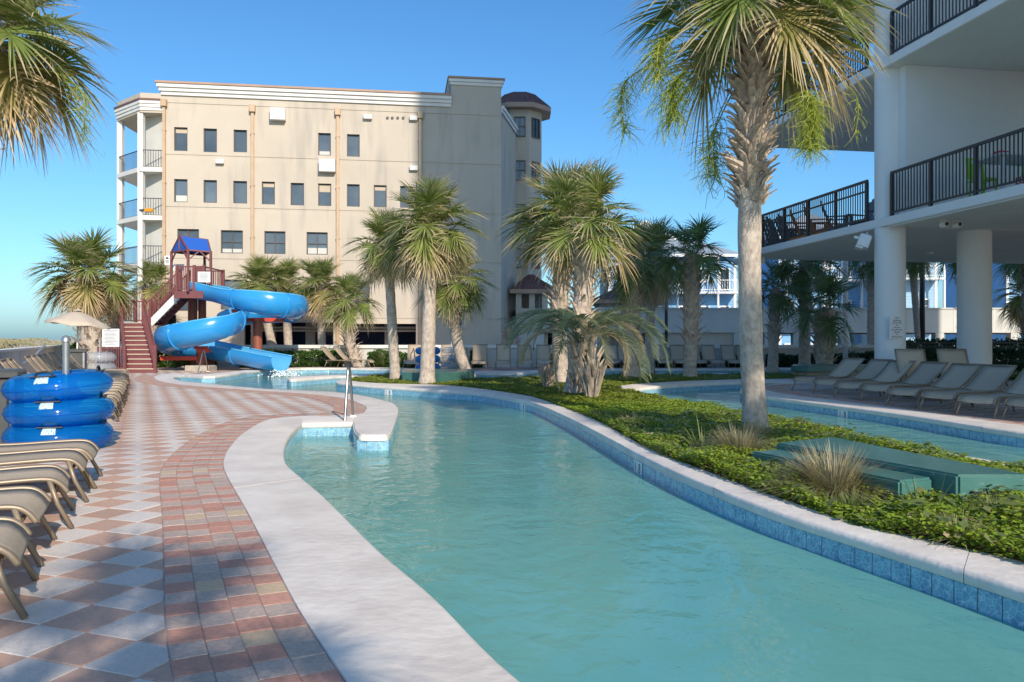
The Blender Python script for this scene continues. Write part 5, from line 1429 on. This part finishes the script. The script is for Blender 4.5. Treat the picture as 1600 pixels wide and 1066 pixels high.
# ---- loungers
def lounger_proto(theta, seed):
    t = bpy.data.objects.new('lounger', None); COL.objects.link(t)
    W_ = .30
    hx = 1.18; hz = .35
    prof = crom([(-.01,0,.245),(.035,0,.305),(.11,0,.342),(.3,0,.345),(.7,0,.335),(hx,0,hz)], 5)
    Lb = .78; bk = [Vector((hx+.02+cos(theta)*Lb*k/8, 0, hz+.01+sin(theta)*Lb*k/8 - .035*sin(pi*k/8))) for k in range(9)]
    def slg(pr, name):
        vs = []; n = 5
        for p in pr:
            for j in range(n):
                y = -W_+2*W_*j/(n-1); vs.append((p.x, y, p.z-.018*(1-(y/W_)**2)))
        mb = MB().add(vs, [(a*n+j, (a+1)*n+j, (a+1)*n+j+1, a*n+j+1) for a in range(len(pr)-1) for j in range(n-1)])
        o = mb.build(name, MT['sling'], t, smooth=True); m = o.modifiers.new('s','SOLIDIFY'); m.thickness = .008
    slg(prof, 'seat'); slg(bk, 'backrest')
    for s in (-1,1):
        MB().tube([Vector((p.x, s*(W_+.012), p.z)) for p in prof] + [Vector((1.5,s*(W_+.012),.34))], .017, 6).build('side_rail', MT['frame'], t, smooth=True)
        MB().tube([Vector((p.x, s*(W_+.012), p.z+.002)) for p in bk], .016, 6).build('back_rail', MT['frame'], t, smooth=True)
        MB().tube([(.10,s*(W_+.012),.335),(.05,s*(W_+.022),.17),(-.035,s*(W_+.03),0)], .017, 6).build('leg', MT['frame'], t, smooth=True)
        MB().tube([(1.42,s*(W_+.012),.335),(1.47,s*(W_+.022),.17),(1.54,s*(W_+.03),0)], .017, 6).build('leg', MT['frame'], t, smooth=True)
        q = bk[4]; MB().tube([(q.x,s*(W_-.01),q.z-.01),(q.x+.1,s*(W_-.01),.39),(1.36,s*(W_-.01),.315)], .011, 5).build('brace', MT['black'], t, smooth=True)
    q = bk[-1]
    for x, z in ((.075,.25),(1.45,.25),(hx-.05,.325),(q.x,q.z)): MB().tube([(x,-W_-.01,z),(x,W_+.01,z)], .014, 6).build('crossbar', MT['frame'], t, smooth=True)
    return t
protos = {}
first = {}
def lounger(label, pos, a, th, group):
    th = round(th)
    if th not in protos:
        protos[th] = lounger_proto(R(th), th); o = protos[th]
    else: o = copy_tree(protos[th])
    o.location = (pos[0], pos[1], .006); o.rotation_euler = (0,0,a)
    return tag(o, label, 'lounger', group)
aL = atan2(-ee.y, -ee.x)          # heads towards the boundary wall
ordn = ['nearest','second','third','fourth','fifth','sixth','seventh','eighth','ninth','tenth','eleventh','twelfth','thirteenth','fourteenth','fifteenth','sixteenth','seventeenth','eighteenth','nineteenth','twentieth','twenty first']
s0 = 4.6
for k in range(4):
    c = dd*(s0+k*.945) + ee*(-.54+.03*k+random.uniform(-.02,.02)+(.05 if k == 3 else 0))
    lounger(f'tan lounger in the near left corner, {ordn[k]} to the viewer', c, aL+R((2,-1,3,0)[k]), 28, 'left lounger row in front of the tubes')
c = dd*(s0+4*.945-.32) + ee*(-.36); lounger('tan lounger directly in front of the blue tube stack', c, aL+R(-2), 28, 'left lounger row in front of the tubes')
for k in range(17):
    c = dd*(12.3+k*.93) + ee*(-.28+random.uniform(-.05,.05)-(.15 if k < 2 else 0))
    lounger(f'tan lounger in the left row beyond the blue tubes, {ordn[k]} from the tubes', c, aL+R(random.uniform(-3,3)), 50 if k % 5 else 38, 'left lounger row beyond the tubes')
# right deck, feet towards the channel
aR = atan2(.429,.903)
for k, (px, py) in enumerate(((1255,612),(1288,617),(1324,624),(1366,629),(1409,637),(1465,643.5),(1525,652),(1600,659))):
    lounger(f'shaded lounger on the right deck, {ordn[k] if k else "first"} counting from the far left end', G(px,py), aR+R((2,-2,3,0,-1,2,0,-2)[k]), 34, 'loungers on the right deck')
for k, (px, lab) in enumerate(((1432,'upright lounger behind the row, just right of the bollard light'),(1500,'upright lounger behind the row, left of the second column'))):
    p = Vector((HX(px,17.2), 17.2, 0)); lounger(lab, p+Vector((0,-.9,0)), R(90-6), 64, 'upright loungers behind the right row')
# far side of the slide pool
far = [(748,1),(786,1),(642,1),(648+48,1)]
labs = ['sunlit lounger on the far deck left of its pair near the leaning palm','sunlit lounger on the far deck right of its pair near the leaning palm','sunlit lounger on the far deck left of the blue tubes','sunlit lounger on the far deck behind the straight palm trunk']
for (px, _), l in zip(far, labs): lounger(l, (HX(px,33.6), 33.6), R(90), 62, 'loungers on the far deck')
for k, (px, l) in enumerate(((500,'angled lounger right of the slide exit, left of its pair'),(518,'angled lounger right of the slide exit, right of its pair'))):
    lounger(l, (HX(px+62,35.4), 35.4+.25*k), R(172), 48, 'angled loungers below the small leaning palm')
for k, px in enumerate((822,850,878,958,984,1012,1040,1066,1094,1122,1150,1178)):
    lounger(f'grey shaded lounger in the far row under the wall, {ordn[k] if k else "first"} counting from the left', (HX(px,34.6), 34.6), R(90+random.uniform(-4,4)), 58, 'far lounger row in the shade')

# ---- inflated tubes
def ring_tube(label, c, Ro, r, m, tilt, az, group, parts=True, squash=.86):
    t = thing('swim_tube', c, label, 'swim tube', group, local=True)
    nu, nv = 56, 18; vs = []; c_ = Ro-r
    for i in range(nu):
        a = 2*pi*i/nu
        for j in range(nv):
            b = 2*pi*j/nv; wr = 1+.012*sin(a*28)*max(0,cos(b))*1
            rr = c_+r*cos(b)*wr; vs.append((rr*cos(a), rr*sin(a), r*squash*sin(b)))
    MB().add(vs, [(i*nv+j, ((i+1)%nu)*nv+j, ((i+1)%nu)*nv+(j+1)%nv, i*nv+(j+1)%nv) for i in range(nu) for j in range(nv)]).build('ring', m, t, smooth=True)
    MB().tube([(Ro*1.004*cos(2*pi*i/nu), Ro*1.004*sin(2*pi*i/nu), 0) for i in range(nu)], .006, 5, closed=True).build('seam', m, t, smooth=True)
    if parts:
        for a in (az, az+pi*.55):
            ca, sa = cos(a), sin(a); rr = c_+r*.25; z = r*squash*.96
            M = Matrix.Rotation(a+pi/2,4,'Z'); q = Vector((rr*ca, rr*sa, z))
            MB().tube([q+M@Vector((-.10,0,-.02)), q+M@Vector((-.075,0,.035)), q+M@Vector((0,0,.045)), q+M@Vector((.075,0,.035)), q+M@Vector((.10,0,-.02))], .013, 6).build('handle', MT['black'], t, smooth=True)
            MB().obox(Matrix.Translation(q+Vector((ca*.02,sa*.02,-.012))) @ M @ Matrix.Rotation(R(-14),4,'X'), .26, .09, .012).build('handle_patch', MT['black'], t)
        a = az; vs = []
        for i in range(5):
            for j in range(4):
                aa = a-.13+.26*i/4; b = R(60-11*j); rr = c_+(r+.004)*cos(b); vs.append((rr*cos(aa), rr*sin(aa), (r+.004)*squash*sin(b)))
        MB().add(vs, [(i*4+j, i*4+j+1, i*4+j+5, i*4+j+4) for i in range(4) for j in range(3)]).build('printed_label', MT['chrome'], t)
    t.rotation_euler = (R(tilt[0]), R(tilt[1]), 0)
    return t
tcx = Vector((HX(93,9.35), 9.35, 0))
for k, (z, dx, tl, l) in enumerate(((.165,0,(1,1),'blue inflatable tube at the bottom of the left stack'),(.455,.01,(1.5,-1),'blue inflatable tube in the middle of the left stack'),(.75,-.01,(3,-3.0),'blue inflatable tube on top of the left stack, tilted'))):
    ring_tube(l, tcx+Vector((dx,0,z)), .58, .195, MT['vinyl'], tl, R(-72-3*k), 'blue tubes by the loungers', squash=.80)
tp_ = thing('tube_rack', tcx+Vector((.02,.1,0)), 'galvanised rack pole with domed cap rising through the left blue tubes', 'pole')
MB().lathe([(.04,0),(.04,1.28)], 18, tcx+Vector((.02,.1,0))).build('pole', MT['galv'], tp_, auto=40)
MB().lathe([(.055,1.27),(.052,1.30),(.035,1.335),(.01,1.345)], 18, tcx+Vector((.02,.1,0))).build('cap', MT['galv'], tp_, auto=60)
MB().lathe([(.3,.006),(.3,.03),(.05,.04)], 24, tcx+Vector((.02,.1,0))).build('base_plate', MT['galv'], tp_)
fx = Vector((HX(668.5,31), 31, 0))
for k, l in enumerate(('blue tube at the bottom of the far stack','blue tube in the middle of the far stack','blue tube on top of the far stack')):
    ring_tube(l, fx+Vector((0,0,.2+.32*k)), .5, .18, tubemat('blue_vinyl_far', (.1,.5,.9), .8, (.01,.20,.55)) if k == 0 else bpy.data.materials['blue_vinyl_far'], (0,0), 0, 'far blue tubes behind the palm trunk', False)
fx = Vector((HX(706,33.2), 33.2, 0))
for k, l in enumerate(('clear tube at the bottom of the far stack','clear tube in the middle of the far stack','clear tube on top of the far stack')):
    ring_tube(l, fx+Vector((0,0,.19+.32*k)), .44, .17, MT['clear'], (0,0), 0, 'clear tubes beside the far blue stack', False)
fp = thing('tube_rack', fx, 'white rack pole standing in the far clear tubes', 'pole'); MB().tube([fx, fx+Vector((0,0,1.55))], .035, 8).build('pole', MT['white'], fp)
fx = Vector((HX(156,26.5), 26.5, 0))
for k, l in enumerate(('clear tube at the bottom of the stack by the stairs','clear tube on top of the stack by the stairs')):
    ring_tube(l, fx+Vector((0,0,.36+.34*k)), .5, .18, MT['clear'], (2,3), 0, 'clear tubes left of the stairs', False)
fp = thing('tube_rack', fx, 'thin grey rack pole standing in the clear tubes by the stairs', 'pole'); MB().tube([fx, fx+Vector((0,0,1.3))], .03, 8).build('pole', MT['galv'], fp)

# ---- umbrella
up_ = Vector((HX(122,28), 28, 0)); um = thing('patio_umbrella', up_, 'beige patio umbrella with scalloped edge at left beyond the loungers', 'umbrella')
MB().tube([up_+Vector((-.05,0,0)), up_+Vector((0,0,A(122,486,28).z))], .03, 8).build('pole', MT['trim'], um, smooth=True)
MB().lathe([(.25,.006),(.25,.06),(.06,.1)], 16, up_).build('base', MT['bin'], um)
za, zr_ = A(122,486,28).z, A(122,507,28).z; Ru = 1.07
vs = [(0,0,za)]; nr_ = 6
for i in range(1,5):
    f = i/4
    for k in range(48):
        a = 2*pi*k/48+.3; s = abs(((k/8) % 1)-.5)*2
        z = za-(za-zr_)*(f**1.25) - .07*f*f*(1-s); r = Ru*f*(1-.05*(1-s)*f)
        vs.append((r*cos(a), r*sin(a), z + .12*f*cos(a+2.8)))
fs = [(0,1+k,1+(k+1)%48) for k in range(48)] + [(1+i*48+k, 1+(i+1)*48+k, 1+(i+1)*48+(k+1)%48, 1+i*48+(k+1)%48) for i in range(3) for k in range(48)]
o = MB().add([Vector(v)+up_ for v in vs], fs).build('canopy', MT['umb'], um, smooth=True); o.modifiers.new('s','SOLIDIFY').thickness = .01
rb_ = MB()
for k in range(6):
    a = 2*pi*k/6+.3; rb_.tube([up_+Vector((0,0,za-.05)), up_+Vector((Ru*.97*cos(a),Ru*.97*sin(a),zr_-.03+.12*cos(a+2.8)))], .012, 4)
rb_.build('rib', MT['trim'], um)
MB().lathe([(.02,za+.0),(.17,za+.005),(.14,za+.035),(.03,za+.07),(.012,za+.1)], 12, up_).build('vent_cap', MT['umb'], um)

# ---- bins along the left row
def bin_(label, c, wd, dp, h, rz):
    t = thing('towel_bin', c, label, 'bin', local=True, rz=rz)
    MB().bbox(-wd/2,wd/2,-dp/2,dp/2,0,h*.9,.03).build('body', MT['bin'], t); MB().bbox(-wd/2-.03,wd/2+.03,-dp/2-.03,dp/2+.03,h*.905,h,.03).build('lid', MT['bin'], t)
    for s in (-1,1): MB().bbox(s*(wd/2-.06)-.03,s*(wd/2-.06)+.03,-dp/2-.015,-dp/2-.001,.05,h*.88,.005).build('corner_trim', MT['galv'], t)
bin_('dark grey towel bin at the left edge beside the blue tubes', (HX(-6,9.6),9.6,.0), .52, .55, .93, R(25))
bin_('dark grey bin farther along the left lounger row', (HX(118,25.6),25.6,0), .62, .6, .98, R(25))
bin_('round sided grey bin on the far deck behind the leaning palm', (HX(720,34.2),34.2,0), .5, .5, .95, 0)
cp_ = thing('curved_pole', (HX(55,19),19,.0), 'thin white curved pole sticking up before the boundary wall', 'pole')
MB().tube(crom([A(36,568,18.5), A(50,560,18.5), A(62,548,18.5), A(71,539,18.5)], 5), [.03]*15+[.022], 6).build('rod', MT['trim'], cp_, smooth=True)

# ---- teal painted platforms that cover the pump boxes
def tealbox(name, label, corners, z0, z1, base=None, handle=None, cat='platform'):
    t = thing(name, corners[0], label, cat, 'teal platforms')
    mb = MB().prism([(p.x,p.y) for p in corners], z0, z1); o = mb.build('deck_cover', MT['green'], t)
    bm = bmesh.new(); bm.from_mesh(o.data); bmesh.ops.bevel(bm, geom=bm.edges[:], offset=.018, segments=2, affect='EDGES'); bm.to_mesh(o.data); bm.free()
    if base:
        cen_ = sum(corners, Vector())/4
        MB().prism([(p.lerp(cen_,.03).x,p.lerp(cen_,.03).y) for p in corners], base, z0-.002).build('plinth', MT['stone'], t)
    return t
zt_ = .27
def GT(px, py, z): return G(px, py, z)
e0, e1, f0 = Vector((3.39,5.985,0)), Vector((3.95,5.97,0)), Vector((2.62,7.83,0))
big = tealbox('teal_platform', 'large teal painted platform at the right of the island beside the channel', [e0, e1, Vector((3.6,7.35,0)), Vector((3.385,8.31,0)), f0], -.05, zt_)
dx_ = (e0-f0).normalized(); nl = Vector((dx_.y,-dx_.x,0)); nl = nl if nl.x < 0 else -nl
zs_ = .215
s1 = e0 + dx_*.05 + nl*.02; s0_ = f0 + dx_*.35 + nl*.02
s1b = Vector((2.975,6.035,0)); s1a = Vector((3.30,6.17,0))
tealbox('teal_step', 'low teal step box along the front of the large teal platform', [s1a, s1b, s1b+(f0-e0)*.86, s1a+(f0-e0)*.86], -.05, zs_)
hd = (e0+(e1-e0)*.18); hv = (e1-e0).normalized()
MB().tube([Vector((hd.x,hd.y-.01,.14)), Vector((hd.x,hd.y-.06,.14)), Vector((hd.x,hd.y-.06,.14))+hv*.32, Vector((hd.x,hd.y-.01,.14))+hv*.32], .012, 6).build('handle', MT['black'], big, smooth=True)
c0 = G(640,597); tealbox('teal_platform', 'low teal platform behind the two straight island palms', [G(628,597),G(694,600),G(741,594),G(738,590.5),G(628,590)], .0, .30, -.05)
c = Vector((HX(1302,27.3),27.3,0))
tealbox('teal_platform', 'teal topped stone planter box in the shade beyond the right channel', [Vector((HX(1236,26.4),26.4,0)), Vector((HX(1262,25.9),25.9,0)), Vector((HX(1372,25.9),25.9,0)), Vector((HX(1372,27.6),27.6,0)), Vector((HX(1240,27.6),27.6,0))], .22, .42, -.05)

# ---- bollard, poles, fence under the tower
bp_ = Vector((HX(1417,17.8),17.8,0)); bo = thing('bollard_light', bp_, 'grey bollard light with pale band beside the sign column', 'bollard')
MB().lathe([(.09,0),(.09,.42)], 20, bp_).build('post', MT['bin'], bo, auto=40); MB().lathe([(.095,.42),(.095,.56)], 20, bp_).build('lens_band', MT['trim'], bo, auto=40)
MB().lathe([(.1,.56),(.1,.66),(.085,.73),(.05,.78),(.01,.795)], 20, bp_).build('dome', MT['bin'], bo, auto=50)
pp = Vector((HX(1441,42),42,0)); po_ = thing('lamp_pole', pp, 'dark lamp pole in front of the parking deck right of the sign column', 'pole')
MB().tube([pp+Vector((0,0,-.5)), pp+Vector((0,0,8))], [.16,.1], 10).build('shaft', MT['black'], po_, smooth=True); MB().bbox(pp.x-.7,pp.x+.1,pp.y-.12,pp.y+.12,pp.z+7.9,pp.z+8.05,.03).build('lamp_head', MT['black'], po_)
pp = Vector((HX(1321,36.2),36.2,0)); po_ = thing('vent_pipe', pp, 'tall white pipe with side branch in front of the garden wall', 'pipe')
MB().tube([pp+Vector((0,0,-.05)), pp+Vector((0,0,7))], .12, 10).build('riser', MT['trim'], po_, smooth=True)
MB().tube(crom([pp+Vector((0,0,.9)), pp+Vector((-.2,0,1.45)), pp+Vector((-.55,0,1.5))], 5), .08, 8).build('branch', MT['trim'], po_, smooth=True)
pp = Vector((HX(1041,45),45,0)); po_ = thing('lamp_pole', pp, 'slim dark pole between the gazebo and the blue house', 'pole'); MB().tube([pp, pp+Vector((0,0,5.2))], .09, 8).build('shaft', MT['black'], po_, smooth=True); MB().bbox(pp.x-.3,pp.x+.3,pp.y-.1,pp.y+.1,5.2,5.3,.02).build('lamp_head', MT['black'], po_)
ff = thing('picket_fence', (HX(1404,34),34,0), 'black metal picket fence between the dark hedges under the tower', 'fence')
xa, xb = HX(1404,34), HX(1640,34)
for z in (.1,.95,1.12): MB().box(xa,xb,33.98,34.02,z,z+.04).build('fence_rail', MT['rail'], ff)
for k in range(int((xb-xa)/.13)): x = xa+.13*k; MB().box(x-.01,x+.01,33.99,34.01,.0,1.16).build('picket', MT['rail'], ff)

# ---- terrace furniture
def adirondack(label, c, rz, m, group):
    t = thing('adirondack_chair', c, label, 'chair', group, local=True, rz=rz)
    for k in range(5): y = -.24+.12*k; MB().obox(Matrix.Translation((.28,y,.60+.04*(2-abs(k-2)))) @ Matrix.Rotation(R(22),4,'Y') , .02,.105,.75+.08*(2-abs(k-2))).build('back_slat', m, t)
    for k in range(5): MB().obox(Matrix.Translation((-.22+.105*k,0,.36-.035*k)) @ Matrix.Rotation(R(12),4,'Y'), .095,.52,.02).build('seat_slat', m, t)
    for s in (-1,1):
        MB().box(-.32,.28,s*.34-.06,s*.34+.06,.56,.585).build('arm', m, t); MB().box(-.28,-.19,s*.3-.015,s*.3+.015,0,.559).build('leg', m, t)
        MB().bar((-.25,s*.27,.33),(.45,s*.27,.06), .025,.12).build('leg', m, t)
def terr(px, t_, dz=0):
    k = (px-800)/F   # point on the terrace at depth t_ behind the railing
    s = (12.13+q_.x*t_-k*q_.y*t_)/(k*w_.y-w_.x); return RT @ Vector((t_, s, Z1+dz))
for px, t_, rz, m, l in ((1215,.9,200,'greywood','dark adirondack chair at the far end of the terrace'),(1236,1.0,190,'greywood','second dark adirondack chair left of the orange ones'),(1258,.8,165,'orange','orange adirondack chair, left of the pair on the terrace'),(1280,.8,165,'orange','orange adirondack chair, right of the pair on the terrace'),(1308,1.0,160,'greywood','dark adirondack chair right of the orange ones'),(1352,1.3,20,'greywood','dark adirondack chair nearest the round column on the terrace')):
    adirondack(l, terr(px,t_), R(rz), MT[m], 'adirondack chairs on the terrace')
tb = RT @ Vector((1.35, 16.9, Z1)); tbl = thing('patio_table', tb, 'high patio table on the balcony right of the round column', 'table', local=True, rz=R(10))
MB().bbox(-.75,.75,-.45,.45,.87,.92,.01).build('table_top', MT['greywall'], tbl)
for x in (-.62,.62):
    for y in (-.35,.35): MB().box(x-.04,x+.04,y-.04,y+.04,0,.869).build('leg', MT['greywall'], tbl)
cl_ = thing('folded_cloth', tb+Vector((-.3,0,.925)), 'red cloth lying on the balcony table', 'cloth', local=True, rz=R(20)); MB().bbox(-.22,.22,-.15,.15,0,.07,.03).build('fold', MT['redfab'], cl_); MB().bbox(-.18,.1,-.12,.1,.072,.13,.025).build('fold', MT['redfab'], cl_)
bw = thing('serving_tray', tb+Vector((.35,.05,.925)), 'black tray on the balcony table', 'tray', local=True); MB().lathe([(.2,0),(.24,.05),(.22,.05),(.18,.015)], 20).build('dish', MT['black'], bw)
for k, (dx, dy, rz, l) in enumerate(((-.2,.85,-80,'lime green chair behind the balcony table'),(.75,.55,-120,'lime green chair at the right end of the balcony table'))):
    c = tb+Vector((dx,dy,0)); t = thing('patio_chair', c, l, 'chair', 'lime chairs on the balcony', local=True, rz=R(rz))
    MB().bbox(-.22,.22,-.22,.22,.6,.64,.015).build('seat', MT['lime'], t); MB().obox(Matrix.Translation((-.23,0,.92)) @ Matrix.Rotation(R(-8),4,'Y'), .03,.44,.5).build('backrest', MT['lime'], t)
    for x in (-.18,.18):
        for y in (-.18,.18): MB().box(x-.018,x+.018,y-.018,y+.018,0,.599).build('leg', MT['lime'], t)
ls = thing('red_lettering', RT @ Vector((.22,15.45,Z1+.13)), 'red cut-out letters standing on the balcony edge at the right', 'sign', local=True, rz=atan2(-w_.y,-w_.x))
inst('letters', textmesh('LUC', .2, MT['redfab'], .01), ls, (0,0,0), (R(90),0,0))
